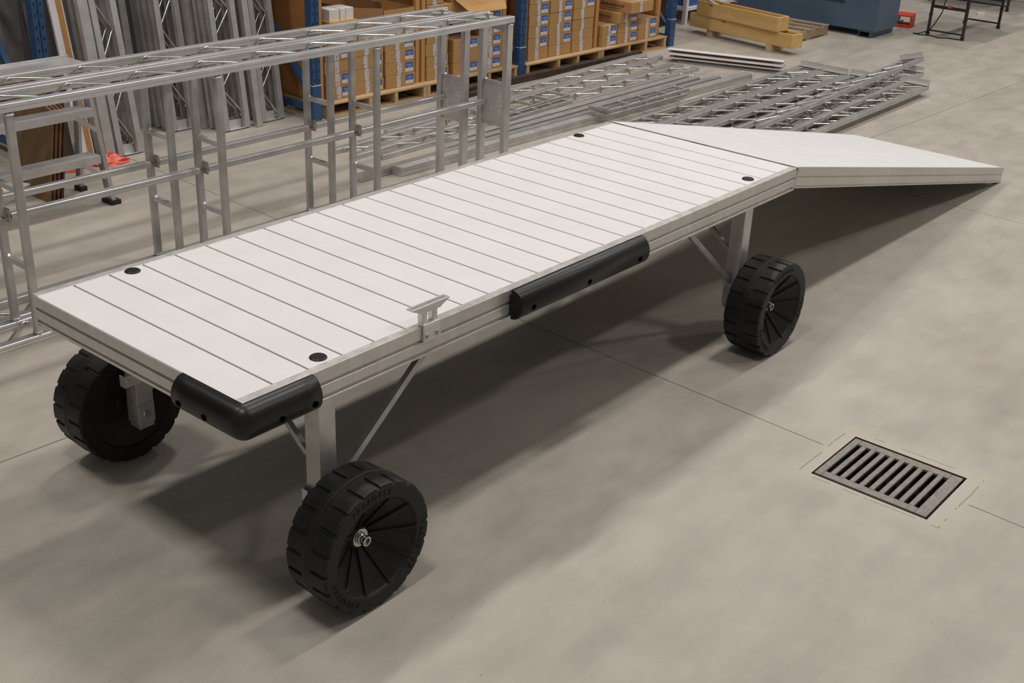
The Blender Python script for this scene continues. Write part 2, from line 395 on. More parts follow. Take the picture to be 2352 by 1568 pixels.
for k in range(1, 7):
    a = PI + PI/2*k/7; path.append((-0.001, -0.001, H)); nr.append((math.cos(a), math.sin(a), 0))
for x in (0.0, 0.05, 0.15, 0.22, 0.28, 0.285): path.append((x, -0.001, H)); nr.append((0, -1, 0) if x < 0.283 else (0, -0.86, 0))
sweep(m, dprof(), path, nr); cb = m.build('corner_bumper', M['rubber'], dock)
for y in (0.265, 0.13):
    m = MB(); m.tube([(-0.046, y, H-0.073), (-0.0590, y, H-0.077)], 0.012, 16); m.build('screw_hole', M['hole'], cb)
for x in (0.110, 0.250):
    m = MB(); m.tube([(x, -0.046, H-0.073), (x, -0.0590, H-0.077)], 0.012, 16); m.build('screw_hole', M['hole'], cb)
m = MB(); sweep(m, dprof(), [(1.300, -0.012, H+0.004), (1.302, -0.012, H+0.004), (1.7, -0.012, H+0.004), (2.18, -0.012, H+0.004), (2.186, -0.012, H+0.004)], [(0, -0.97, 0), (0, -1, 0), (0, -1, 0), (0, -1, 0), (0, -0.86, 0)])
sb = m.build('side_bumper', M['rubber'], dock)
m = MB(); m.box(1.302, 2.184, -0.014, -0.0008, H-0.10, H-0.02); m.build('mounting_flange', M['rubber'], sb)
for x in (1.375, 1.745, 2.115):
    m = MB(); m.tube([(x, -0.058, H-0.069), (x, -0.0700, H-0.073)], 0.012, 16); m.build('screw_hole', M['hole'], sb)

# cleat clamped over the rail
cl = MB()
cx = 0.853
cl.box(cx-0.044, cx+0.044, -0.0125, -0.0015, H-0.058, H+0.006); cl.box(cx-0.044, cx+0.044, -0.0125, 0.020, H+0.003, H+0.014)
cleat = cl.build('dock_cleat', M['alu_brushed'], dock, bevel=0.004, seg=3)
for dx in (-0.030, 0.024):
    m = MB(); m.box(cx+dx-0.012, cx+dx+0.012, -0.004, 0.026, H+0.010, H+0.066); m.build('cleat_post', M['alu_brushed'], cleat, bevel=0.005, seg=3)
m = MB()
hp = [(-0.098, 0), (0.098, 0), (0.098, -0.004), (0.062, -0.020), (0.048, -0.028), (-0.050, -0.028), (-0.066, -0.018), (-0.098, -0.005)]
m.prism(hp, (cx, -0.006, H+0.084), (cx, 0.026, H+0.084), (1, 0, 0), (0, 0, 1)); m.build('cleat_horn', M['alu_brushed'], cleat, bevel=0.002)
m = MB()
for k in range(14): m.box(cx-0.085+k*0.0125, cx-0.078+k*0.0125, 0.003+0.001*(k % 3), 0.017, H+0.084, H+0.0848)
m.build('embossed_marks', M['cast'], cleat)
for dx in (-0.026, 0.026):
    m = MB(); m.tube([(cx+dx, -0.012, H-0.036), (cx+dx, -0.015, H-0.036)], 0.0125, 20); m.tube([(cx+dx, -0.015, H-0.036), (cx+dx, -0.023, H-0.036)], 0.0085, 6, smooth=False)
    m.build('hex_bolt', M['steel_bright'], cleat)

# legs, axle brackets and braces
def leg(x, y, s, xs=1):
    """x,y = centre; s = -1 near side, +1 far side"""
    lg = MB(); lg.box(x-0.0375, x+0.0375, y-0.0375, y+0.0375, 0.30, H-0.116)
    lo = lg.build('leg', M['alu_rail'], dock, bevel=0.002)
    m = MB(); m.box(x-0.034, x+0.034, y-0.034, y+0.034, 0.185, 0.36); m.build('inner_post', M['alu_dull'], lo, bevel=0.002)
    m = MB(); m.box(x-0.0385, x+0.0385, y-0.0385, y+0.0385, 0.205, 0.30); m.build('axle_sleeve', M['alu_dull'], lo, bevel=0.002)
    m = MB(); q = -0.041 if s > 0 else 0.041
    bx, bz = (0.085, 0.425) if s > 0 else (0.055, 0.350)
    m.box(x-bx, x+0.040, y+q-0.003, y+q+0.003, bz-0.024, bz+0.024); m.box(x-bx-0.004, x-bx, y+q-0.003, y+q+0.03*s, bz-0.024, bz+0.024)
    br = m.build('brace_bracket', M['alu_brushed'], lo)
    m = MB(); m.cyl((x-bx+0.016, y+q-0.007, bz), (x-bx+0.016, y+q+0.007, bz), 0.008, 10); m.build('bolt', M['steel_bright'], br)
    m = MB(); m.cyl((x, y-0.045*s, 0.25), (x, y+(0.150 if s < 0 else 0.125)*s, 0.25), 0.015, 16)
    m.build('axle', M['steel_bright'], lo)
    return lo
LX = (0.3475, 3.195)
legs = [(LX[0], 0.0375, -1), (LX[1], 0.0375, -1), (LX[0]+0.005, W-0.085, 1), (LX[1], W-0.085, 1)]
for x, y, s in legs:
    leg(x, y, s)
    d = 1 if x < 2 else -1
    m = MB(); m.bar((x+d*0.045, y, 0.34), (x+d*0.525, y, H-0.118), 0.026, 0.022, (0, 1, 0)); m.build('diagonal_brace', M['alu_dull'], dock)
    m = MB(); m.bar((x-0.02, y-s*0.045, 0.50), (x-0.02, y-s*0.33, H-0.118), 0.022, 0.020, (1, 0, 0)); m.build('cross_brace', M['alu_dull'], dock)

# wheels
def wheel_mesh(side):
    m = MB(); bm = m.bm
    R = 0.250
    half = 40
    ang = []; tagk = []
    for k in range(half):
        c = k*2*PI/half
        for d, t_ in ((-2.2, 0), (-1.35, 1), (1.35, 1), (2.2, 0)): ang.append(c+math.radians(d)); tagk.append((k, t_))
    # profile across the width: (y, r, side) ; outer half y<0
    prof = [(yy*0.87, rr0-0.003, q0) for yy, rr0, q0 in [(-0.115, 0.238, 'f'), (-0.113, 0.246, 'o'), (-0.105, R, 'o'), (-0.055, R+0.001, 'o'), (-0.030, R+0.0015, 'o2'), (-0.022, R+0.002, 'n'), (-0.003, R+0.002, 'n'), (0.0, R+0.0035, 'n'), (0.003, R+0.002, 'n'), (0.022, R+0.002, 'n'), (0.030, R+0.0015, 'i2'), (0.055, R+0.001, 'i'), (0.105, R, 'i'), (0.113, 0.246, 'i'), (0.115, 0.238, 'f')]]
    rings = []
    for y, r, sd in prof:
        ring = []
        for a, (k, t_) in zip(ang, tagk):
            rr = r
            if t_ == 1:
                if sd in ('o', 'o2') and k % 2 == 0: rr = r - 0.008
                if sd in ('i', 'i2') and k % 2 == 1: rr = r - 0.008
            ring.append(bm.verts.new((math.cos(a)*rr, y, math.sin(a)*rr)))
        rings.append(ring)
    N = len(ang)
    for q in range(len(rings)-1):
        for k in range(N): m.face([rings[q][k], rings[q][(k+1) % N], rings[q+1][(k+1) % N], rings[q+1][k]])
    # side discs: flat lip, then a cone with raised ribs down to the hub
    for s, first in ((-1, rings[0]), (1, rings[-1])):
        lip = [(0.0995, 0.230), (0.0995, 0.190), (0.094, 0.184)]
        prev = first
        for yv, r in lip:
            ring = [bm.verts.new((math.cos(a)*r, s*yv, math.sin(a)*r)) for a in ang]
            for k in range(N): m.face([prev[k], prev[(k+1) % N], ring[(k+1) % N], ring[k]])
            prev = ring
        for fr in (0.0, 0.35, 0.7, 1.0):
            ring = []
            for a, (k, t_) in zip(ang, tagk):
                r = 0.180 + (0.046-0.180)*fr; yv = 0.088 + ((0.000 if s == side else 0.050)-0.088)*fr
                if k % 4 == 0 and s == side: yv += 0.010 if t_ == 1 else 0.0
                ring.append(bm.verts.new((math.cos(a)*r, s*yv, math.sin(a)*r)))
            for k in range(N): m.face([prev[k], prev[(k+1) % N], ring[(k+1) % N], ring[k]])
            prev = ring
        ring = [bm.verts.new((math.cos(a)*0.040, s*(0.004 if s == side else 0.054), math.sin(a)*0.040)) for a in ang]
        for k in range(N): m.face([prev[k], prev[(k+1) % N], ring[(k+1) % N], ring[k]])
        c = bm.verts.new((0, s*(0.004 if s == side else 0.054), 0))
        for k in range(N): m.face([ring[k], ring[(k+1) % N], c])
    return m
letters = {ch: text_mesh(ch, 0.030, 0.0012) for ch in set('PARADISE')}
def wheel_text(base):
    m = MB()
    if True:
        for i, ch in enumerate('PARADISE'):
            a = math.radians(base - (i-3.5)*6.6)
            # upright letters, feet towards the hub, on the outer lip (faces -y)
            mt = Matrix.Rotation(PI/2, 4, 'X')
            mt = Matrix.Rotation(-(a-PI/2), 4, 'Y') @ mt
            mt = Matrix.Translation((math.cos(a)*0.2115, -0.1005, math.sin(a)*0.2115)) @ mt
            m.add_mesh(letters[ch], mt)
    return m
def wheel(x, yc, s, label=None):
    w_ = wheel_mesh(s).build('wheel', M['poly'], dock, loc=(x, yc, 0.25))
    w_.modifiers.new('bevel', 'BEVEL').width = 0.0012; w_.modifiers['bevel'].limit_method = 'ANGLE'; w_.modifiers['bevel'].angle_limit = math.radians(35)
    for base in (98, 218, 338):
        tx = wheel_text(base).build('embossed_lettering', M['poly'], w_)
        if s > 0: tx.rotation_euler = (0, 0, PI)
    m = MB(); m.cyl((0, s*0.003, 0), (0, s*0.008, 0), 0.034, 28); m.tube([(0, s*0.008, 0), (0, s*0.020, 0)], 0.022, 24)
    m.build('washer', M['steel_bright'], w_)
    m = MB()
    n = 24; r0, r1 = 0.0185, 0.0125
    for (ra, ya, rb, yb) in ((r0, 0.006, r0, 0.042), (r0, 0.042, r1, 0.042), (r1, 0.042, r1, 0.020)):
        A = [m.bm.verts.new((math.cos(2*PI*k/n)*ra, s*ya, math.sin(2*PI*k/n)*ra)) for k in range(n)]
        B = [m.bm.verts.new((math.cos(2*PI*k/n)*rb, s*yb, math.sin(2*PI*k/n)*rb)) for k in range(n)]
        for k in range(n): m.face([A[k], A[(k+1) % n], B[(k+1) % n], B[k]])
    m.build('axle_tube', M['steel_bright'], w_)
    m = MB(); m.tube([(-0.006, s*0.034, 0.030), (-0.002, s*0.034, 0.0), (0.002, s*0.034, -0.034)], 0.0028, 8)
    m.tube([(0.012*math.cos(q/10*2*PI)-0.012, s*0.037, 0.012*math.sin(q/10*2*PI)+0.012) for q in range(11)], 0.0016, 6)
    m.build('cotter_pin', M['steel_bright'], w_)
    return w_
wheel(0.344, -0.152, -1); wheel(3.206, -0.150, -1); wheel(0.352, W+0.068, 1); wheel(3.206, W+0.080, 1)

# ------------------------------------------------------------------ ramp hinged to the far end
rl = 3.60; ang_r = math.atan2(0.742, 3.525)
rp = thing('access_ramp', 'long white ramp sloping from the dock end down to the floor', 'ramp', (L+0.012, 0, H+0.004), rot=(0, ang_r, 0))
m = MB(); m.box(0.0, rl-0.01, 0.012, W-0.012, -0.012, -0.001); m.build('ramp_deck', M['ramp'], rp)
for y, s in ((0, -1), (W, 1)):
    m = MB(); m.prism([(0, 0), (0, -0.049), (-0.006, -0.050), (-0.006, -0.056), (0, -0.057), (0, -0.100), (-0.006, -0.102), (-0.006, -0.108), (0, -0.109), (0, -0.115), (-0.04, -0.115), (-0.04, -0.111), (-0.012, -0.108), (-0.012, 0)], (0.012, y, 0), (rl, y, 0), (0, s, 0), (0, 0, 1))
    so = m.build('side_rail', M['rail'], rp, bevel=0.001)
    m = MB()
    for q in (0.03, 1.0, 2.0, 3.0): m.cyl((q, y+s*0.001, -0.022), (q, y+s*0.003, -0.022), 0.004, 10)
    m.build('rivet', M['steel_bright'], so)
for k in range(1, 9):
    m = MB(); m.box(k*0.4-0.02, k*0.4+0.02, 0.013, W-0.013, -0.075, -0.013); m.build('cross_member', M['alu_dull'], rp)
m = MB(); m.box(0.0, 0.012, 0.004, W-0.004, -0.115, -0.002); m.build('hinge_channel', M['alu_brushed'], rp)
for y in (0.05, W/2, W-0.05):
    m = MB(); m.cyl((-0.008, y-0.05, -0.012), (-0.008, y+0.05, -0.012), 0.007, 12); m.build('hinge_barrel', M['black'], rp)

# ------------------------------------------------------------------ truss kit
CH = [(-0.024, -0.016), (-0.024, -0.002), (-0.021, 0.000), (-0.021, 0.004), (-0.024, 0.006), (-0.024, 0.016), (-0.021, 0.018), (-0.021, 0.020), (-0.023, 0.022), (-0.021, 0.024), (-0.016, 0.024), (-0.014, 0.016), (-0.006, 0.016), (-0.004, 0.024), (0.004, 0.024), (0.006, 0.016), (0.014, 0.016), (0.016, 0.024), (0.021, 0.024), (0.023, 0.022), (0.021, 0.020), (0.021, 0.018), (0.024, 0.016), (0.024, 0.006), (0.021, 0.004), (0.021, 0.000), (0.024, -0.002), (0.024, -0.016)]
def chord(m, p0, p1, a=(0, 1, 0), b=(0, 0, 1), sc=1.0): return m.prism([(u*sc, v*sc) for u, v in CH], p0, p1, a, b)
def web_pts(x0, x1, ya, yb, z, period, phase):
    """bent rod weaving between ya and yb"""
    pts = []; x = x0 + phase; side = 0
    fl = 0.018
    while x < x1:
        y = yb if side == 0 else ya
        inn = 0.012 if y < (ya+yb)/2 else -0.012
        if x - fl > x0 and x + fl < x1:
            pts += [(x-fl*1.6, y+inn*1.6, z), (x-fl*0.5, y+inn*0.2, z), (x+fl*0.5, y+inn*0.2, z), (x+fl*1.6, y+inn*1.6, z)]
        x += period/2; side ^= 1
    return pts
def rod(m, pts, r=0.0075): return m.tube(pts, r, 6)

# two dock frames standing on edge
def frame_section(name, label, x0, x1, ynear, st, phase, grp):
    t = thing(name, label, 'dock frame', (0, 0, 0), group=None)
    ya, yb = ynear + 0.024, ynear + 0.246; top = 1.186; bot = 0.016
    for z in (top, bot):
        for y in (ya, yb):
            m = MB(); chord(m, (x0, y, z), (x1, y, z)); m.build('chord', M['alu_frame'], t)
        m = MB(); rod(m, web_pts(x0, x1, ya+0.024, yb-0.024, z+0.010, 0.392, phase)); m.build('web_rod', M['steel_bright'], t)
    for i, x in enumerate(st):
        end = (i == len(st)-1)
        for y in (ya, yb):
            m = MB()
            if end: chord(m, (x-0.030, y, bot+0.024), (x-0.030, y, top-0.024), (1, 0, 0), (0, 1, 0), 1.05)
            else: m.prism([(-0.020, -0.012), (-0.014, -0.018), (0.014, -0.018), (0.020, -0.012), (0.020, 0.012), (0.014, 0.018), (-0.014, 0.018), (-0.020, 0.012)], (x-0.020, y, bot+0.024), (x-0.020, y, top-0.024), (1, 0, 0), (0, 1, 0))
            po = m.build('post', M['alu_frame'] if end else M['alu_rail'], t)
            for z in (0.052, top-0.030):
                m = MB(); m.cyl((x-0.02, y, z-0.004), (x-0.02, y, z+0.004), 0.027, 14); m.build('weld', M['weld'], po)
        for z in ((0.46, 0.745) if end else (0.39, 0.785)):
            m = MB(); m.box(x-0.034, x-0.008, ya+0.018, yb-0.018, z-0.014, z+0.014); ro = m.build('rung', M['alu_frame'], t, bevel=0.003)
            m = MB(); m.tube([(x-0.020, yb-0.024, z+0.012), (x-0.020, yb-0.030, z+0.017)], 0.006, 8); m.build('weld', M['weld'], ro)
        m = MB()
        m.cyl((x-0.075, yb-0.030, 0.60), (x-0.015, yb-0.030, 0.60), 0.006, 8); m.cyl((x+0.004, yb-0.030, 0.60), (x+0.014, yb-0.030, 0.60), 0.012, 6)
        m.box(x-0.006, x+0.004, yb-0.055, yb-0.006, 0.575, 0.645)
        m.build('bolt_bracket', M['steel_bright'], t)
    ycen = yb - 0.030
    seg = [x0+0.02] + [x-0.045 for x in st if x > x0+0.3]
    for a_, b_ in zip(seg[:-1], seg[1:]):
        m = MB(); chord(m, (a_+0.06, ycen, 0.60), (b_-0.006, ycen, 0.60), (0, 1, 0), (0, 0, 1), 0.82)
        m.build('middle_rail', M['alu_frame'], t)
    # gusset plates at the end, top and bottom
    for z in (top-0.004, bot+0.010):
        m = MB(); m.poly([(x1-0.004, ya+0.02, z), (x1-0.004, yb-0.02, z), (x1-0.16, yb-0.02, z)], (0, 0, 0.005)); m.build('gusset_plate', M['alu_brushed'], t)
    m = MB(); m.poly([(x1-0.045, ya+0.02, top-0.02), (x1-0.045, yb-0.02, top-0.02), (x1-0.045, yb-0.02, top-0.06), (x1-0.045, ya+0.02, top-0.085)], (0.004, 0, 0)); m.build('gusset_plate', M['alu_dull'], t)
    # plate with cut lettering between the end posts
    xe = st[-1]-0.040
    m = MB(); m.box(xe, xe+0.004, ya+0.018, yb-0.018, 0.474, 0.731); pl = m.build('name_plate', M['alu_brushed'], t)
    m = MB()
    tm = text_mesh('Dock &', 0.062, 0.002, 0.0012)
    R_ = Matrix(((0, 0, -1, 0), (-1, 0, 0, 0), (0, 1, 0, 0), (0, 0, 0, 1)))   # text x -> -y, text y -> +z, facing -x
    spin = Matrix.Rotation(-PI/2, 4, 'Z')
    m.add_mesh(tm, Matrix.Translation((xe-0.0006, ya+0.045, 0.625)) @ R_ @ spin)
    m.build('plate_lettering', M['weld'], pl)
    # crescent emblem
    m = MB(); cy, cz = (ya+yb)/2+0.035, 0.655
    pts = []
    for k in range(15):
        a = math.radians(60 + 250*k/14); pts.append((xe-0.0015, cy - math.cos(a+PI/2)*0.030, cz + math.sin(a+PI/2)*0.062))
    for k in range(14, -1, -1):
        a = math.radians(60 + 250*k/14); q = 0.80 + 0.2*abs(k-7)/7; pts.append((xe-0.0015, cy - math.cos(a+PI/2)*0.030*q, cz + math.sin(a+PI/2)*0.062*q))
    m.poly(pts, (0.001, 0, 0))
    for k in range(9):
        zz = 0.56 - k*0.006 + (k % 3)*0.018; m.tube([(xe-0.001, cy-0.02+0.004*k, zz), (xe-0.001, cy-0.013+0.004*k, zz-0.02)], 0.0022, 5)
    m.build('plate_emblem', M['weld'], pl)
    return t
f1 = frame_section('dock_frame', 'nearer of two bare aluminium dock frames standing on edge behind the white dock', -0.66, 4.228, 2.478, [-0.50, 0.67, 1.845, 3.003, 4.228], 0.556, None)
f1.rotation_euler = (0, 0, -0.010); f1.location = (0.0, 0.026, 0)
f2 = frame_section('dock_frame', 'farther bare aluminium dock frame on edge, next to the rack side', -0.80, 4.108, 2.755, [-0.62, 0.55, 1.715, 2.875, 4.108], 0.545, None)
f2.rotation_euler = (0, 0, -0.010); f2.location = (0.0, 0.026, 0)

# generic flat truss, local x along length, lying with web horizontal; chord centres at z=0.024
def truss(name, label, length, width, group, phase=0.15, plate='up', period=0.40, mat='alu_rail', sc=1.0, gussets=True):
    t = thing(name, label, 'truss', (0, 0, 0), group=group)
    for y in (0.024, width-0.024):
        m = MB(); chord(m, (0, y, 0.016), (length, y, 0.016), sc=sc); m.build('chord', M[mat], t)
    m = MB(); rod(m, web_pts(0, length, 0.048, width-0.048, 0.030, period, phase), 0.008); m.build('web_rod', M['steel_bright'], t)
    if gussets:
        k = 0; x = phase+period*1.5
        while x < length-0.3:
            m = MB(); m.bar((x+0.01, width-0.045, 0.033), (x+0.085, 0.045, 0.033), 0.045, 0.005); m.build('cross_strap', M['alu_dull'], t)
            x += period*3
    if plate == 'up':
        m = MB(); m.box(length-0.005, length+0.001, 0.004, width-0.004, 0.004, 0.095); m.box(length-0.05, length-0.005, 0.01, width-0.01, 0.046, 0.050)
        m.build('end_plate', M['alu_brushed'], t)
        m = MB(); m.poly([(length-0.006, width-0.05, 0.03), (length-0.10, width-0.05, 0.03), (length-0.006, 0.10, 0.03)], (0, 0, 0.004)); m.build('gusset_plate', M['alu_brushed'], t)
    if plate == 'foot':
        m = MB(); m.box(0.0, 0.072, 0.0, width, 0.049, 0.055); m.box(0.0, 0.005, 0.0, width, 0.0, 0.055)
        m.build('foot_plate', M['alu_brushed'], t, bevel=0.001)
        m = MB()
        for y in (0.02, width-0.02): m.cyl((-0.006, y, 0.02), (-0.001, y, 0.02), 0.010, 8); m.cyl((-0.006, y, 0.045), (-0.001, y, 0.045), 0.010, 8)
        m.build('foot_bolt', M['steel_bright'], t)
    return t

# ---- long trusses and channels lying behind the dock
def lay(t, p0, p1, z, rollx=0.0):
    """put a flat thing so its right-hand (near) lower edge runs p0->p1"""
    d = Vector((p1[0]-p0[0], p1[1]-p0[1])); t.location = (p0[0], p0[1], z); t.rotation_euler = (rollx, 0, math.atan2(d.y, d.x)); return t
g_mid = 'long trusses laid on the floor before the pallets'
lay(truss('floor_truss', 'long floor truss nearest the pallets, its left end starting behind the frame posts', 4.20, 0.25, None, 0.20, None), (4.60, 4.02), (8.78, 4.16), 0.001)
lay(truss('floor_truss', 'long floor truss second from the pallets, reaching farthest left', 4.70, 0.26, None, 0.12, None), (3.93, 3.70), (8.60, 3.90), 0.001)
lay(truss('floor_truss', 'long floor truss third from the pallets, beside the plain channels', 4.55, 0.235, None, 0.28, None), (4.10, 3.565), (8.62, 3.62), 0.001)
m = MB(); m.bar((4.05, 4.215, 0.0205), (8.70, 4.335, 0.0205), 0.075, 0.04); m.bar((4.05, 4.217, 0.044), (8.70, 4.337, 0.044), 0.02, 0.008)
tag(m.build('aluminium_channel', M['alu_rail'], bevel=0.003), 'wide pale aluminium channel lying nearest the pallets, beyond all floor trusses', 'metal channel')
def channel(label, p0, p1, w_, h_, z=0.0, endplate=True, mat='alu_rail'):
    d = Vector((p1[0]-p0[0], p1[1]-p0[1], 0)); ln = d.length
    t = thing('aluminium_channel', label, 'metal channel', (p0[0], p0[1], z), math.atan2(d.y, d.x))
    pr = [(-w_/2, 0), (w_/2, 0), (w_/2, h_*0.35), (w_/2-0.004, h_*0.38), (w_/2-0.004, h_*0.62), (w_/2, h_*0.65), (w_/2, h_), (w_*0.30, h_), (w_*0.26, h_-0.006), (w_*0.10, h_-0.006), (w_*0.06, h_), (-w_*0.06, h_), (-w_*0.10, h_-0.006), (-w_*0.26, h_-0.006), (-w_*0.30, h_), (-w_/2, h_), (-w_/2, h_*0.65), (-w_/2+0.004, h_*0.62), (-w_/2+0.004, h_*0.38), (-w_/2, h_*0.35)]
    m = MB(); m.prism(pr, (0, 0, 0), (ln, 0, 0), (0, 1, 0), (0, 0, 1)); m.build('channel_body', M[mat], t)
    if endplate:
        m = MB(); m.box(-0.006, 0, -w_/2-0.004, w_/2+0.004, 0, h_+0.006); m.build('end_plate', M['alu_brushed'], t)
        m = MB(); m.box(ln-0.03, ln+0.004, -w_/2-0.003, w_/2+0.003, 0, h_+0.004); m.build('end_bracket', M['alu_brushed'], t)
        m = MB()
        for y in (-w_/2-0.008, w_/2+0.008): m.cyl((ln-0.015, y, h_*0.3), (ln-0.015, y, h_+0.014), 0.007, 8)
        m.build('end_bolt', M['steel_bright'], t)
    return t
channel('long aluminium channel with open end plate, nearest the white dock', (3.915, 3.225), (8.72, 3.10), 0.095, 0.062)
channel('long aluminium channel whose left end reaches farthest, second from the dock', (3.62, 3.312), (8.40, 3.245), 0.060, 0.055)
channel('long grey aluminium channel, third from the white dock', (4.55, 3.375), (8.18, 3.36), 0.075, 0.060)
channel('long grey aluminium channel with bolted right end, beside the floor trusses', (4.75, 3.470), (8.14, 3.462), 0.085, 0.064)
m = MB(); m.box(0, 0.62, -0.03, 0.03, 0, 0.01); tag(m.build('flat_bar', M['alu_brushed'], loc=(8.16, 3.52, 0.0), rot=(0, 0, 0.04)), 'short bright flat bar poking out past the bolted channel end', 'flat bar')

# small hitch ladders lying on top
def hitch(label, loc, rz, ln, wd, tilt=0.0):
    t = thing('hinge_frame', label, 'hinge frame', loc, rot=(tilt, 0, rz))
    for y in (0, wd):
        m = MB(); m.box(0, ln, y-0.009, y+0.009, 0, 0.026); m.build('side_bar', M['alu_dull'], t, bevel=0.003)
    for k in range(5):
        x = 0.04 + (ln-0.10)*k/4
        m = MB(); m.box(x, x+0.03, 0.01, wd-0.01, 0.010, 0.028); m.build('rung', M['alu_dull'], t)
        m = MB(); m.cyl((x+0.015, wd-0.012, 0.024), (x+0.015, wd-0.012, 0.034), 0.008, 8); m.build('weld', M['weld'], t)
    m = MB(); m.box(-0.012, 0.0, -0.03, wd+0.04, 0.0, 0.032); m.build('hinge_plate', M['alu_dull'], t)
    m = MB()
    for y in (0.0, wd*0.35, wd*0.7, wd): m.cyl((-0.018, y, 0.01), (-0.012, y, 0.01), 0.007, 8)
    m.build('plate_bolt', M['steel_bright'], t)
    return t
hitch('small welded hinge frame with angled tip, lying across the long floor trusses', (5.43, 3.60, 0.075), 0.05, 1.08, 0.22)
hitch('slim hinge frame lying just right of the angled-tip one', (5.40, 3.50, 0.068), 0.03, 0.98, 0.08)
hitch('welded hinge frame on the floor behind the ramp top corner', (6.24, 3.045, 0.092), -0.02, 1.25, 0.15)
hitch('bottom hinge frame under the one behind the ramp top corner', (6.20, 3.02, 0.064), -0.03, 1.20, 0.12)

# brown steel beam on the floor before the pallets
m = MB(); m.bar((5.95, 4.535, 0.032), (8.75, 4.425, 0.032), 0.06, 0.062); tag(m.build('steel_beam', M['rust'], bevel=0.003), 'long dark brown steel beam on the floor before the pallets', 'steel beam')
m = MB(); m.bar((5.83, 4.44, 0.022), (6.20, 4.43, 0.022), 0.05, 0.042); tag(m.build('steel_offcut', M['rust'], bevel=0.003), 'short brown steel offcut on the floor left of the long beam', 'steel offcut')

# ---- white vinyl channels pile
ends = ((8.82, 4.10), (9.23, 2.98))
wd_ = Vector((ends[1][0]-ends[0][0], ends[1][1]-ends[0][1], 0)); wl = wd_.length; wr = math.atan2(wd_.y, wd_.x)
nx = Vector((math.cos(wr+PI/2), math.sin(wr+PI/2), 0))
for k, (off, z, rolla, sh, lab) in enumerate([(0.03, 0.001, 0.0, 0.10, 'lowest white channel, shifted right at the bottom of the white pile'), (-0.015, 0.043, 0.004, 0.0, 'second white channel up, brown strip inside its open side'), (0.092, 0.043, 0.004, 0.02, 'white channel at the back of the white pile'), (0.01, 0.086, 0.0, -0.02, 'topmost white channel of the pile on the open floor')]):
    t = thing('vinyl_channel', lab, 'vinyl channel', Vector((ends[0][0], ends[0][1], z)) + nx*off + wd_.normalized()*sh, wr + rolla)
    m = MB(); w1 = 0.095
    m.prism([(-w1/2, 0), (w1/2, 0), (w1/2, 0.041), (-w1/2, 0.041), (-w1/2, 0.035), (w1/2-0.006, 0.035), (w1/2-0.006, 0.006), (-w1/2, 0.006)], (0, 0, 0), (wl-sh, 0, 0), (0, 1, 0), (0, 0, 1))
    m.build('channel_body', M['white'], t)
    if k in (1, 3):
        m = MB(); m.box(0.05, wl-0.1, 0.005, 0.040, 0.007, 0.022); m.build('inner_strip', M['walnut'], t)

# ---- stack of finished trusses right behind the ramp
tl = 3.7
lay(truss('stacked_truss', 'leftmost of the upper trusses behind the ramp, with upright end plate', tl, 0.262, None, 0.10, 'up', sc=1.0), (9.34-tl, 2.545), (9.34, 2.590), 0.055)
lay(truss('stacked_truss', 'second upper truss from the left behind the ramp', tl, 0.262, None, 0.22, 'up'), (9.33-tl, 2.270), (9.33, 2.318), 0.055)
lay(truss('stacked_truss', 'third upper truss from the left, beside the tilted truss', tl, 0.25, None, 0.02, 'up'), (9.38-tl, 2.005), (9.38, 2.062), 0.055)
lay(truss('stacked_truss', 'tilted truss lying on top of the others, leaning on one chord', tl, 0.25, None, 0.30, 'up'), (10.20-tl, 1.715), (10.20, 1.905), 0.180, -0.30)
lay(truss('stacked_truss', 'truss right of the tilted one, bundle visible between its chords', tl, 0.262, None, 0.16, 'up'), (9.98-tl, 1.62), (9.98, 1.80), 0.070)
lay(truss('stacked_truss', 'rightmost upper truss behind the ramp, beside the bare floor', tl, 0.262, None, 0.26, 'up'), (9.50-tl, 1.505), (9.50, 1.545), 0.055)
# lower layer
for x1_, ya_, lab in ((9.20, 2.670, 'leftmost lower truss underneath the stack behind the ramp'), (9.18, 2.398, 'second lower truss from the left under the stack'), (9.26, 2.140, 'third lower truss from the left under the stack'), (9.72, 1.860, 'lower truss under the tilted truss'), (9.42, 1.585, 'lowest right truss casting the edge shadow on bare floor')):
    lay(truss('stacked_truss', lab, tl, 0.25, None, 0.33, None, mat='alu_dull', gussets=True), (x1_-tl, ya_-0.045), (x1_, ya_), 0.001)
for k, (dy, lab) in enumerate(((0.0, 'left one of three slim bars lying inside the wide truss'), (0.035, 'middle one of three slim bars lying inside the wide truss'), (0.07, 'right one of three slim bars lying inside the wide truss'))):
    m = MB(); m.bar((6.6, 1.72+dy, 0.055), (9.45, 1.88+dy, 0.055), 0.022, 0.022); tag(m.build('slim_bar', M['alu_rail']), lab, 'metal bar')

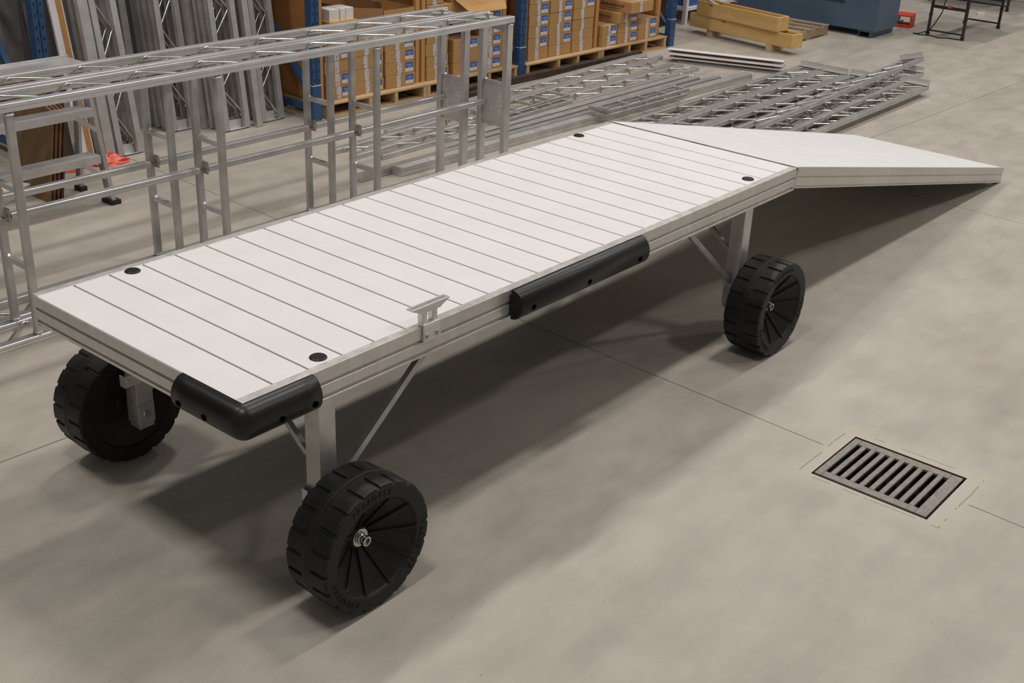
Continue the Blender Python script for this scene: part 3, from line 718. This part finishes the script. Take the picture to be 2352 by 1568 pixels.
# ------------------------------------------------------------------ leaning stacks in the left rack bay
def lean(t, foot, th, turn=0.0):
    """truss local x -> up along lean, local y -> +x, local z -> towards the camera (-y)"""
    X = Vector((0, math.sin(th), math.cos(th))); Yv = Vector((1, 0, 0)); Z = X.cross(Yv)
    Mx = Matrix((X, Yv, Z)).transposed().to_4x4(); Rz = Matrix.Rotation(turn, 4, 'Z')
    t.matrix_world = Matrix.Translation(foot) @ Rz @ Mx; return t
stacks = [('first', (2.715, 4.905), 0.215, 10.0, 4, 0.072, 0.10), ('second', (3.395, 5.195), 0.225, 7.2, 4, 0.088, 0.20), ('third', (3.695, 4.925), 0.250, 7.2, 3, 0.075, 0.13), ('fourth', (4.095, 4.955), 0.232, 7.0, 3, 0.070, 0.05)]
places = ('front', 'second', 'third', 'last')
for nm, (fx, fy), wd, th, n, dy, ph in stacks:
    proto = None
    for k in range(n):
        lab = '%s truss in the %s leaning stack from the left' % (places[k] if k else 'front', nm)
        if proto is None:
            proto = truss('leaning_truss', lab, 2.9, wd, 'trusses leaning in the left rack bay', ph, 'foot', 0.40, 'alu_rail', gussets=False); t = proto
        else: t = dup(proto, lab, (0, 0, 0))
        lean(t, (fx-0.004*k, fy+dy*k, 0.008), math.radians(th))
# plain channel bundles leaning between the stacks
def lean_bar(label, foot, th, w_, d_, ln=2.8, mat='alu_rail', ribs=2, cat='metal channel', name='leaning_channel'):
    t = thing(name, label, cat)
    m = MB(); pr = [(-w_/2, -d_/2), (w_/2, -d_/2)]
    q = w_/(2*ribs+1)
    for k in range(2*ribs+1):
        z1 = d_/2 if k % 2 == 0 else d_/2-0.008
        pr += [(w_/2-q*k, z1), (w_/2-q*(k+1), z1)]
    m.prism(pr, (0, 0, 0), (ln, 0, 0), (0, 1, 0), (0, 0, 1)); m.build('channel_body', M[mat], t)
    m = MB(); m.box(-0.006, 0, -w_/2-0.006, w_/2+0.006, -d_/2, d_/2+0.006); m.build('end_cap', M['alu_brushed'], t)
    lean(t, (foot[0], foot[1], 0.008), math.radians(th)); return t
lean_bar('slim ribbed channel bundle leaning between third and fourth truss stacks', (4.015, 4.915), 7.2, 0.055, 0.05, ribs=4)
for k in range(4): lean_bar('%s ribbed channel leaning behind the third truss stack' % ('nearest', 'second', 'third', 'farthest')[k], (3.685, 5.16+0.05*k), 7.0, 0.10, 0.045, ribs=4, mat='alu_dull')
for k in range(3): lean_bar('%s wide channel leaning at the left of the first truss stack' % ('nearest', 'middle', 'farthest')[k], (2.655-0.005*k, 4.93+0.085*k), 9.0, 0.075, 0.05, ribs=1, mat='alu_rail' if k == 0 else 'alu_dull')
for k in range(3): lean_bar('%s grey channel leaning between first and second stacks' % ('nearest', 'middle', 'farthest')[k], (3.30-0.02*k, 5.50+0.07*k), 7.0, 0.06, 0.05, ribs=1, mat='alu_dull')
# white board with orange edge
def slab(name, label, cat, foot, th, w_, d_, ln, mat, mat2=None, turn=0.0):
    t = thing(name, label, cat)
    m = MB(); m.box(0, ln, 0, w_, -d_, 0); m.build('board', M[mat], t)
    if mat2:
        m = MB(); m.box(0, ln, w_, w_+0.045, -d_+0.004, -0.012); m.build('inner_face', M[mat2], t)
        m = MB(); m.box(0, ln, w_+0.045, w_+0.054, -d_, 0); m.build('edge_strip', M[mat], t)
    lean(t, (foot[0], foot[1], 0.0), math.radians(th), turn); return t
slab('white_board', 'tall white channel board with orange inner face leaning against the rack', 'board', (2.475, 5.02), 11.0, 0.050, 0.022, 2.8, 'white', 'fir')
slab('fibreboard_sheet', 'dark brown fibreboard sheet leaning beside the left blue upright', 'board', (2.30, 5.10), 9.0, 0.16, 0.02, 2.4, 'hard')

# brown laminated panels leaning at the left
for k, (dx, mt, lab) in enumerate(((0, 'walnut', 'front brown wood-grain panel leaning low behind the step ladder'), (1, 'redwood', 'second brown panel behind the front wood-grain one'), (2, 'redwood', 'third brown panel behind the front wood-grain one'), (3, 'hard', 'rearmost dark panel of the brown leaning set'))):
    m = MB()
    o_ = -0.030*(3-dx)
    a = Vector((1.925+o_, 4.35, 0.0)); b = Vector((1.925+o_, 4.76+0.05*dx, 0.0)); b2 = Vector((2.09+o_, 5.02+0.05*dx, 0.74)); a2 = Vector((2.075+o_, 4.44, 0.56))
    m.poly([a, b, b2, a2], (-0.018, 0.0, 0.0))
    tag(m.build('laminate_board', M[mt]), lab, 'wood panel')

lean_bar('tall grey channel standing at the left picture edge by the blue upright', (2.36, 5.58), 0.0, 0.14, 0.05, 2.4, 'alu_dull', 1)

# red bag, rag and cartons at the left
def blob(name, label, cat, cx_, cy_, sx, sy, h, mat, seed):
    random.seed(seed); m = MB(); n = 14; rings = []
    for q in range(6):
        f = q/5.0; ring = []
        for k in range(n):
            a = 2*PI*k/n; r = (1-f)**0.6*(0.75+0.5*random.random())
            ring.append(m.bm.verts.new((cx_+math.cos(a)*sx*r, cy_+math.sin(a)*sy*r, h*f*(0.6+0.6*random.random()) if q else 0.001)))
        rings.append(ring)
    for q in range(5):
        for k in range(n): m.face([rings[q][k], rings[q][(k+1) % n], rings[q+1][(k+1) % n], rings[q+1][k]])
    m.face(rings[-1])
    return tag(m.build(name, M[mat]), label, cat)
blob('plastic_bag', 'crumpled red plastic bag at the foot of the first leaning stack', 'bag', 2.60, 4.86, 0.15, 0.10, 0.07, 'pink_bag', 3)
blob('plastic_bag', 'small red and yellow bag on the floor behind the step ladder', 'bag', 2.32, 4.90, 0.11, 0.08, 0.06, 'red', 5)
m = MB(); m.box(0, 0.26, 0, 0.22, 0, 0.07); tag(m.build('paper_carton', M['white_card'], loc=(1.60, 4.50, 0), rot=(0, 0, 0.35), bevel=0.003), 'low white carton on the floor left of the brown panels', 'carton')
m = MB(); m.box(0, 0.2, 0, 0.16, 0, 0.10); tag(m.build('orange_carton', M['yellow'], loc=(1.42, 4.50, 0), rot=(0, 0, 0.2), bevel=0.003), 'orange carton at the left picture edge by the white carton', 'carton')

# step ladder
lad = thing('step_ladder', 'wide aluminium step ladder behind the frames at the left', 'step ladder', (0, 0, 0))
lx0, lx1 = 1.10, 2.06
def ly(z): return 4.10 + z*0.10
for x in (lx0, lx1):
    m = MB(); m.bar((x+(0.05 if x == lx1 else -0.05), ly(0)-0.02, 0.02), (x, ly(0.92), 0.92), 0.03, 0.07, (0, 1, 0)); ro = m.build('front_rail', M['alu_rail'], lad, bevel=0.003)
    m = MB(); m.box(x-0.03+(0.05 if x == lx1 else -0.05), x+0.04+(0.05 if x == lx1 else -0.05), ly(0)-0.07, ly(0)+0.05, 0.0, 0.03); m.build('rubber_foot', M['black'], ro)
    m = MB(); m.bar((x+(0.05 if x == lx1 else -0.05), 4.45, 0.02), (x, ly(0.92)+0.06, 0.90), 0.025, 0.055, (0, 1, 0)); ro = m.build('rear_rail', M['alu_dull'], lad, bevel=0.003)
    m = MB(); m.box(x-0.02+(0.05 if x == lx1 else -0.05), x+0.03+(0.05 if x == lx1 else -0.05), 4.41, 4.49, 0.0, 0.03); m.build('rubber_foot', M['black'], ro)
for z in (0.335, 0.635):
    y = ly(z); m = MB(); m.box(lx0, lx1-0.01, y-0.075, y+0.045, z+0.0, z+0.004); m.box(lx0, lx1-0.01, y-0.078, y-0.073, z-0.045, z+0.006); m.box(lx0, lx1-0.01, y+0.042, y+0.047, z-0.02, z+0.006)
    for k in range(7): m.box(lx0, lx1-0.01, y-0.066+k*0.015, y-0.062+k*0.015, z+0.004, z+0.008)
    st_ = m.build('step', M['alu_frame'], lad)
    m = MB(); m.bar((lx1-0.14, y-0.080, z-0.03), (lx1+0.02, y-0.070, z-0.15), 0.004, 0.028, (0, 0, 1)); m.build('step_brace', M['alu_rail'], st_)
z = 0.90; y = ly(z)
m = MB(); m.box(lx0, lx1-0.01, y-0.08, y+0.12, z, z+0.03); m.box(lx0, lx1-0.01, y+0.115, y+0.125, z, z+0.045); m.build('top_platform', M['alu_frame'], lad, bevel=0.002)

# ------------------------------------------------------------------ pallet rack
RA = -0.043; RO = Vector((4.50, 4.70, 0))
RM = Matrix.Translation(RO) @ Matrix.Rotation(RA, 4, 'Z')
def rk(s, t_, z=0.0): return RM @ Vector((s, t_, z))
def upright(label, s0, guard=True):
    t = thing('rack_upright', label, 'rack upright', rk(s0, 0.0), RA)
    wd, dp = 0.082, 0.075
    for ty in (0.0, 1.0):
        m = MB()
        pr = [(0, 0), (wd*0.44, 0), (wd*0.46, 0.006), (wd*0.54, 0.006), (wd*0.56, 0), (wd, 0), (wd, dp), (0, dp)]
        m.prism(pr, (0, ty, 0.006), (0, ty, 3.6), (1, 0, 0), (0, 1, 0)); po = m.build('post', M['blue'], t)
        if ty == 0.0:
            m = MB(); z = 0.33
            while z < 2.0:
                for xc in (0.018, wd-0.018): m.box(xc-0.006, xc+0.006, -0.0012, 0.002, z, z+0.022)
                m.box(wd/2-0.004, wd/2+0.004, 0.004, 0.0055, z+0.018, z+0.052)
                z += 0.0762
            m.build('slot_strip', M['black'], po)
    if guard:
        m = MB(); m.box(-0.004, wd+0.004, -0.006, 0.05, 0.008, 0.30); g_ = m.build('column_guard', M['blue'], t, bevel=0.01, seg=3)
        m = MB(); m.box(-0.0045, wd+0.0045, -0.0075, 0.05, 0.298, 0.302); m.build('worn_edge', M['label_white'], g_)
    m = MB(); m.cyl((wd/2, 0.03, 0), (wd/2, 0.03, 0.008), 0.058, 24); m.build('foot_plate', M['alu_dull'], t)
    z0_ = 0.14
    for k, (a_, b_) in enumerate(((0.14, 0.95), (0.95, 0.14 + 1.5))):
        m = MB()
        if k == 0: m.bar((wd/2, 0.97, 1.15), (wd/2, 0.10, 0.22), 0.04, 0.04, (1, 0, 0))
        else: m.bar((wd/2, 0.08, 1.25), (wd/2, 0.97, 2.1), 0.04, 0.04, (1, 0, 0))
        m.build('diagonal_brace', M['blue'], t)
    for z in (0.10, 1.20, 2.15):
        m = MB(); m.bar((wd/2, 0.08, z), (wd/2, 1.0, z), 0.04, 0.045); m.build('horizontal_brace', M['blue'], t)
    return t
upright('blue rack upright at the far left behind the step ladder', -2.385, False)
upright('blue rack upright left of the first pallet of cartons', -0.078)
upright('blue rack upright between second and third pallets of cartons', 2.435)
upright('blue rack upright right of the fourth pallet, beside the black bin', 4.915)
# shelf level above head height
for k, lab in enumerate(('rear shelf beam behind the leaning trusses', 'blue shelf beam pair over the first two pallets', 'blue shelf beam pair over the last two pallets')):
    s0 = (-2.300, 0.008, 2.52)[k]; s1 = (-0.082, 2.430, 4.91)[k]
    t = thing('shelf_level', lab, 'rack shelf', rk(0, 0, 2.35), RA)
    for ty in ((0.0, 1.03) if k else (1.03,)):
        m = MB(); m.box(s0, s1, ty, ty+0.045, 0, 0.11); m.build('beam', M['yellow'], t)
    if k == 0: continue
    m = MB(); m.box(s0, s1, 0.05, 1.02, 0.09, 0.11); m.build('decking', M['plywood'], t)

# big plywood-sided crates standing on pallets
def pallet(label, s0, s1, t0, depth=1.0, mat='pallet', top=0.13, nst=4):
    t = thing('wood_pallet', label, 'pallet', rk(s0, t0), RA)
    w_ = s1-s0
    sx = [0.0, w_*0.40, w_*0.66, w_-0.04] if nst == 4 else [0, (w_-0.04)/2, w_-0.04]
    for x in sx:
        m = MB(); m.box(x, x+0.04, 0.004, depth-0.004, 0.018, top-0.018); m.build('stringer', M[mat], t, bevel=0.002)
    ny = 6
    for k in range(ny):
        y0 = k*(depth-0.10)/(ny-1)
        m = MB(); m.box(0 if k else -0.012, w_ + (0.0 if k else 0.006), y0, y0+(0.135 if k == 0 else 0.10), top-0.018, top); m.build('deck_slat', M[mat], t, bevel=0.002)
    for y0 in (0.0, depth/2-0.05, depth-0.1):
        m = MB(); m.box(0, w_, y0, y0+0.10, 0, 0.018); m.build('bottom_slat', M[mat], t)
    return t
pallet('pale wood pallet under the first carton stack from the left', 0.075, 1.215, 0.0)
pallet('pale wood pallet under the second carton stack from the left', 1.225, 2.425, 0.005)
pallet('pale wood pallet under the third carton stack from the left', 2.545, 3.700, -0.010)
pallet('pale wood pallet under the fourth carton stack from the left', 3.715, 4.850, -0.005)
def crate(label, s0, s1, t0, hgt_, left=True, right=True, back=True):
    t = thing('plywood_crate', label, 'crate', rk(s0, t0, 0.131), RA)
    w_ = s1-s0; dp = 0.80
    if left:
        m = MB(); m.box(0, 0.012, 0.0, dp, 0, hgt_); m.build('side_panel', M['plywood'], t)
        m = MB(); m.box(0.012, 0.05, 0.0, 0.032, 0, hgt_); m.build('corner_stud', M['fir'], t)
    if right:
        m = MB(); m.box(w_-0.012, w_, 0.0, dp, 0, hgt_); m.build('side_panel', M['plywood'], t)
        m = MB(); m.box(w_-0.05, w_-0.012, 0.0, 0.032, 0, hgt_); m.build('corner_stud', M['fir'], t)
    if back:
        m = MB(); m.box(0.012, w_-0.012, dp-0.012, dp, 0, hgt_); m.build('back_panel', M['plywood'], t)
    return t
crate('plywood crate around the first carton stack from the left', 0.060, 1.208, 0.095, 1.35)
crate('plywood crate around the second carton stack from the left', 1.222, 2.330, 0.095, 0.85)
crate('plywood crate around the third carton stack from the left', 2.570, 3.730, 0.085, 1.35)
crate('open plywood crate around the fourth carton stack from the left', 3.745, 4.812, 0.085, 1.35, left=False)

# cartons
BH = 0.1075
def carton(label, s0, s1, t0, z0, h=BH, dp=0.52, lab=True, tape=True, yaw=0.0, group=None, marks=False, mat='card', tb=None):
    w_ = s1-s0
    t = thing('cardboard_box', label, 'carton', rk(s0, t0, z0), RA+yaw, group)
    m = MB(); m.box(0, w_, 0, dp, 0, h-0.0015); body = m.build('box_body', M[mat], t, bevel=0.003)
    if tape:
        xc = w_*0.44 + random.uniform(-0.012, 0.012) if tb is None else w_*tb
        m = MB(); tw = 0.024
        lo = random.uniform(-0.004, 0.006)
        pts = [(xc-tw, 0), (xc+tw+0.003, 0), (xc+tw, h*0.3), (xc+tw+lo, h*0.6), (xc+tw-0.003, h), (xc-tw+0.003, h), (xc-tw-lo, h*0.6), (xc-tw+0.003, h*0.3)]
        m.poly([(px, -0.0015, max(0.001, pz-0.002)) for px, pz in pts], (0, 0.001, 0))
        m.box(xc-tw, xc+tw, 0.0, dp, h-0.0015, h-0.0005)
        m.build('packing_tape', M['tape'], t)
    if lab:
        x1 = w_-0.022; x0 = x1-0.092; zb = h*0.14; zt = h*0.90; zm = h*0.42
        m = MB(); m.box(x0, x1, -0.0015, 0, zm, zt); lb = m.build('label', M['label_blue'], t)
        m = MB(); m.box(x0, x1, -0.0015, 0, zb, zm); m.build('label_base', M['label_white'], lb)
        m = MB()
        for q in range(7): m.box(x0+0.016+q*0.009, x0+0.022+q*0.009, -0.0022, -0.0015, zt-0.030, zt-0.020)
        m.box(x0+0.028, x0+0.066, -0.0022, -0.0015, zt-0.043, zt-0.038)
        m.build('label_print', M['ink_pale'], lb)
        m = MB(); m.box(x0+0.028, x0+0.066, -0.0022, -0.0015, zb+0.012, zb+0.017); m.build('label_small_print', M['ink_grey'], lb)
    if marks:
        m = MB()
        for q in range(9): m.box(-0.0012, 0.0, 0.10+q*0.035, 0.123+q*0.035, h*0.42, h*0.66)
        for q in range(9): m.box(-0.0012, 0.0, 0.14+q*0.025, 0.155+q*0.025, h*0.22, h*0.30)
        m.build('side_print', M['ink_dark'], t)
    return t
ordn = ('bottom', 'second', 'third', 'fourth', 'fifth', 'sixth', 'seventh', 'eighth', 'ninth', 'tenth')
def column(stack, colname, s0, s1, t0, n, unl=(), z0=0.1315, jit=0.010):
    random.seed(hash_(stack+colname))
    for k in range(n):
        d = random.uniform(-jit, jit) if k else 0.0
        carton('%s carton up the %s column of the %s pallet' % (ordn[k], colname, stack), s0+0.002+d*0.4, s1-0.002+d*0.4, t0+abs(d), z0+k*BH, lab=(k not in unl), group=None)
def hash_(s): return sum(ord(c)*(i+1) for i, c in enumerate(s))
column('first', 'left', 0.125, 0.415, 0.080, 6, (2,))
column('first', 'middle', 0.420, 0.765, 0.078, 5, (3,))
column('first', 'right', 0.785, 1.135, 0.075, 5, ())
column('second', 'left', 1.285, 1.560, 0.080, 5, (), jit=0.014)
column('second', 'middle', 1.625, 1.960, 0.085, 3, (1,))
column('second', 'right', 1.975, 2.265, 0.080, 5, ())
column('third', 'left', 2.640, 2.935, 0.072, 9, (0,))
column('third', 'middle', 2.945, 3.290, 0.072, 9, (0,))
column('third', 'right', 3.305, 3.640, 0.072, 9, (0, 1, 2, 3))
column('fourth', 'left', 3.770, 4.020, 0.050, 2, ())
column('fourth', 'middle', 4.030, 4.375, 0.050, 2, ())
column('fourth', 'right', 4.390, 4.730, 0.055, 2, ())
carton('third carton up the middle of the fourth pallet, dark printed side showing', 4.005, 4.350, 0.045, 0.1315+2*BH, marks=True)
carton('topmost carton of the fourth pallet, turned and unlabelled', 4.090, 4.480, -0.060, 0.1315+3*BH, lab=False, marks=True, yaw=0.02, h=0.115)
# open cartons above the stacks
def open_box(label, s0, t0, z0, w_, dp, h, mat='card_dark', yaw=0.0, flap=None, cut=0.0):
    t = thing('open_carton', label, 'carton', rk(s0, t0, z0), RA+yaw)
    m = MB(); th = 0.006
    m.box(0, w_, 0, dp, 0, th)
    m.poly([(0, 0, th), (w_, 0, th), (w_, 0, h-cut), (0, 0, h)], (0, th, 0)); m.box(0, w_, dp-th, dp, th, h); m.box(0, th, th, dp-th, th, h); m.box(w_-th, w_, th, dp-th, th, h)
    m.build('box_body', M[mat], t)
    if flap:
        m = MB(); m.poly([(0.0, -0.001, h-0.002), (w_, -0.001, h-0.002), (w_*0.80, -flap[0], h-flap[1]), (w_*0.10, -flap[0], h-flap[1])], (0, -0.004, 0)); m.build('front_flap', M['card'], t)
    return t
open_box('big open dark carton on top of the first pallet, left half', 0.36, 0.10, 0.1315+5*BH+0.001, 0.42, 0.50, 0.20, 'card_dark', 0.0, None, 0.05)
open_box('big open carton on top of the first pallet, right half', 0.79, 0.10, 0.1315+5*BH+0.001, 0.36, 0.50, 0.13, 'card')
carton('carton with pale tape topping the left column of the second pallet', 1.29, 1.585, 0.075, 0.1315+5*BH, h=0.12, lab=False)
carton('plain carton resting on top of the left column, second pallet', 1.31, 1.52, 0.12, 0.1315+5*BH+0.122, h=0.2, lab=False)
open_box('open carton with hanging flap on top of the second pallet', 1.62, 0.11, 0.1315+5*BH+0.001, 0.66, 0.50, 0.16, 'card', 0.0, (0.18, 0.12))
m = MB(); m.poly([rk(1.80, -0.068, 0.90), rk(1.93, -0.068, 0.90), rk(1.87, -0.072, 0.83)], (0, -0.001, 0)); tag(m.build('paper_sheet', M['label_white']), 'white paper corner resting on the hanging carton flap', 'paper')
t = thing('parts_tray', 'yellow tray holding small white cartons above the first pallet', 'tray', rk(0.125, 0.02, 0.1315+6*BH+0.002), RA)
m = MB(); m.box(0, 0.27, -0.02, 0.30, 0, 0.008); m.box(0, 0.27, -0.028, -0.020, -0.008, 0.016); m.build('tray_base', M['yellow'], t, bevel=0.002)
for k, (dx, ww, lab) in enumerate(((0.01, 0.10, 'left small white carton on the yellow tray'), (0.125, 0.055, 'middle narrow white carton on the yellow tray'), (0.185, 0.085, 'right small white carton on the yellow tray'))):
    m = MB(); m.box(0, ww, 0, 0.16, 0, 0.095); tag(m.build('small_carton', M['white_card'], loc=rk(0.125+dx, 0.03, 0.1315+6*BH+0.0105), rot=(0, 0, RA+0.05*(k-1)), bevel=0.002), lab, 'carton')

# ------------------------------------------------------------------ right background
# black bin beside the last upright
t = thing('waste_bin', 'tall black plastic bin right of the last blue upright', 'bin', (10.32, 5.42, 0))
m = MB(); m.tube([(0, 0, 0), (0, 0, 0.02), (0, 0, 0.70), (0, 0, 0.72)], [0.20, 0.215, 0.27, 0.28], 28); m.build('bin_body', M['black_steel'], t)
m = MB(); m.tube([(0, 0, 0.70), (0, 0, 0.74)], 0.285, 28); m.build('bin_rim', M['black_steel'], t)
# white shelving
t = thing('white_shelving', 'white metal shelving standing behind the long wooden crates', 'shelving', (10.72, 5.13, 0), 0.0)
for x, y in ((0, 0), (2.0, -0.02), (0, 0.5), (2.0, 0.48)):
    m = MB(); m.box(x-0.025, x+0.025, y-0.025, y+0.025, 0, 1.8); m.build('post', M['white'], t)
for z in (0.16, 0.62, 1.2):
    m = MB(); m.poly([(-0.02, -0.02, z), (2.02, -0.04, z), (2.02, 0.50, z), (-0.02, 0.52, z)], (0, 0, 0.035)); m.build('shelf', M['white'], t)
m = MB(); m.box(0, 0.30, 0, 0.25, 0, 0.22); tag(m.build('blue_bin', M['label_blue'], loc=(10.80, 5.16, 0.196), rot=(0, 0, 0), bevel=0.01), 'blue storage bin on the white shelving behind the crates', 'bin')
m = MB(); m.box(0, 0.22, 0, 0.20, 0, 0.16); tag(m.build('red_case', M['red'], loc=(12.45, 5.16, 0.196), rot=(0, 0, 0), bevel=0.01), 'red case on the white shelving left of the blue machine', 'case')

# long wooden crates
def long_crate(label, a, b, wd, h, z, th=0.022):
    a = Vector((*a, 0)); b = Vector((*b, 0)); d = b-a; ln = d.length
    t = thing('long_crate', label, 'crate', (a.x, a.y, z), math.atan2(d.y, d.x)-PI/2)
    # local y along the crate, x away from the camera
    m = MB(); m.box(0, th, 0, ln, 0, h); m.build('side_board', M['crate'], t, bevel=0.002)
    m = MB(); m.box(wd-th, wd, 0, ln, 0, h); m.build('side_board', M['crate'], t, bevel=0.002)
    m = MB(); m.box(th, wd-th, 0, th, 0, h); m.build('end_board', M['crate'], t, bevel=0.002)
    m = MB(); m.box(th, wd-th, ln-th, ln, 0, h); m.build('end_board', M['crate'], t, bevel=0.002)
    m = MB(); m.box(th, wd-th, th, ln-th, 0.0, 0.018); m.build('bottom_board', M['crate'], t)
    return t
long_crate('lower long pine crate with dark knots, raised on blocks', (10.09, 3.36), (10.36, 4.84), 0.19, 0.150, 0.075)
c1 = long_crate('upper long open pine crate stacked on the lower crate', (10.09, 3.56), (10.33, 4.74), 0.195, 0.155, 0.227)
for k, (x, y, lab) in enumerate(((10.32, 4.50, 'small wood block under the lower long crate'), (10.14, 3.62, 'small wood block under the right end of the lower crate'))):
    m = MB(); m.box(0, 0.22, 0, 0.08, 0, 0.074); tag(m.build('wood_block', M['pallet_end'], loc=(x, y, 0), rot=(0, 0, -0.18)), lab, 'wood block')
for k in range(3):
    m = MB(); m.bar((10.20+0.025*k, 4.05+0.02*k, 0.262), (10.42+0.03*k, 5.00, 0.50), 0.018, 0.018); tag(m.build('metal_strip', M['alu_rail']), '%s metal strip poking out of the upper pine crate' % ('left', 'middle', 'right')[k], 'metal strip')
# grey pallet behind the crates
t = thing('wood_pallet', 'weathered grey-brown pallet lying right of the long crates', 'pallet', (10.60, 3.66, 0), 0.0)
for y in (0.0, 0.42, 0.86):
    m = MB(); m.box(0, 0.98, y, y+0.04, 0.018, 0.105); m.build('stringer', M['old_pallet'], t)
for k in range(5):
    x = 0.0 + 0.22*k
    m = MB(); m.box(x, x+0.10, -0.01, 0.91, 0.105, 0.123); m.build('deck_slat', M['old_pallet'], t)
for x in (0.0, 0.44, 0.88):
    m = MB(); m.box(x, x+0.10, 0, 0.90, 0.0, 0.018); m.build('bottom_slat', M['old_pallet'], t)

# blue-grey machine
mc = thing('metalworking_machine', 'blue-grey cabinet machine base on steel skids', 'machine', (11.80, 3.16, 0), 0.0)
m = MB(); m.box(0, 0.60, 0, 1.62, 0.075, 1.30); m.build('cabinet', M['machine'], mc, bevel=0.006)
m = MB(); m.box(0.015, 0.60, 1.62, 1.90, 0.085, 1.30); m.build('side_cabinet', M['machine'], mc, bevel=0.006)
for y in (0.06, 1.30):
    m = MB(); m.prism([(0, 0), (0.15, 0), (0.15, 0.072), (0, 0.072), (0, 0.066), (0.144, 0.066), (0.144, 0.006), (0.006, 0.006), (0.006, 0.066), (0, 0.066)], (-0.01, y, 0.001), (0.64, y, 0.001), (0, 1, 0), (0, 0, 1)); m.build('skid', M['machine'], mc)
tm = text_mesh('Scotchman', 0.062, 0.0015, 0.0015)
m = MB(); R_ = Matrix(((0, 0, -1, 0), (-1, 0, 0, 0), (0, 1, 0, 0), (0, 0, 0, 1)))
m.add_mesh(tm, Matrix.Translation((-0.001, 0.575, 0.375)) @ R_ @ Matrix(((1, 0.25, 0, 0), (0, 1, 0, 0), (0, 0, 1, 0), (0, 0, 0, 1)))); m.build('lettering', M['black'], mc)
# foot pedal
t = thing('foot_pedal', 'red foot pedal switch on the floor right of the blue machine', 'foot pedal', (12.86, 3.17, 0), 0.2)
m = MB(); m.box(0, 0.24, 0, 0.20, 0, 0.03); m.build('base', M['red'], t, bevel=0.006)
m = MB(); m.box(0, 0.24, 0, 0.02, 0.03, 0.14); m.box(0, 0.24, 0.18, 0.20, 0.03, 0.14); m.box(0, 0.24, 0, 0.20, 0.13, 0.15); m.build('guard', M['red'], t, bevel=0.006)
m = MB(); m.tube([(0.0, 0.1, 0.05), (-0.12, 0.12, 0.06), (-0.22, 0.06, 0.12), (-0.30, 0.10, 0.10)], 0.008, 6); m.build('cable', M['black'], t)

# folding tables with black frames
def table(label, x0, x1, y0, y1, rz=0.0):
    t = thing('folding_table', label, 'table', (x0, y0, 0), rz)
    w_, d_ = x1-x0, y1-y0
    for k, x in enumerate((0, w_)):
        for y in (0, d_):
            m = MB(); m.box(x-0.014, x+0.014, y-0.014, y+0.014, 0.02, 0.72); lg = m.build('leg', M['black_steel'], t)
            m = MB(); m.box(x-0.019, x+0.019, y-0.019, y+0.019, 0.0, 0.04); m.build('leg_foot', M['black'], lg)
            m = MB(); m.box(x-0.017, x+0.017, y-0.017, y+0.017, 0.235, 0.265); m.build('leg_collar', M['black'], lg)
        m = MB(); m.box(x-0.008, x+0.008, 0, d_, 0.055, 0.072); m.build('foot_bar', M['black_steel'], t)
        m = MB(); m.box(x-0.012, x+0.012, 0, d_, 0.33, 0.365); cb_ = m.build('cross_bar', M['black_steel'], t)
        m = MB(); m.box(x-0.016, x+0.016, d_*0.45, d_*0.55, 0.350, 0.375); m.build('latch', M['red'], cb_)
    m = MB(); m.box(-0.10, w_+0.10, -0.05, d_+0.05, 0.72, 0.76); m.build('tabletop', M['black_steel'], t, bevel=0.004)
    return t
table('black folding table nearest at the top right, cable at its foot', 12.60, 13.80, 2.41, 2.84, 0.0)
table('black folding table farther off at the top right corner', 15.22, 16.3, 2.80, 3.90, 0.0)
m = MB(); m.tube([(12.52, 2.62, 0.60), (12.50, 2.66, 0.42), (12.52, 2.68, 0.30), (12.56, 2.76, 0.15), (12.58, 2.82, 0.06), (12.55, 2.93, 0.012), (12.53, 2.99, 0.008), (12.50, 2.90, 0.008), (12.55, 2.84, 0.008), (12.55, 2.75, 0.008), (12.50, 2.66, 0.008), (12.58, 2.58, 0.008), (12.58, 2.50, 0.008), (12.60, 2.44, 0.008)], 0.007, 6)
tag(m.build('power_cable', M['black']), 'thin black cable hanging and curling at the nearer folding table foot', 'cable')
m = MB(); m.box(0, 0.10, 0, 0.05, 0, 0.03); tag(m.build('floor_offcut', M['white_card'], loc=(14.55, 2.95, 0), rot=(0, 0, -0.7)), 'small white offcut on the floor between the folding tables', 'offcut')
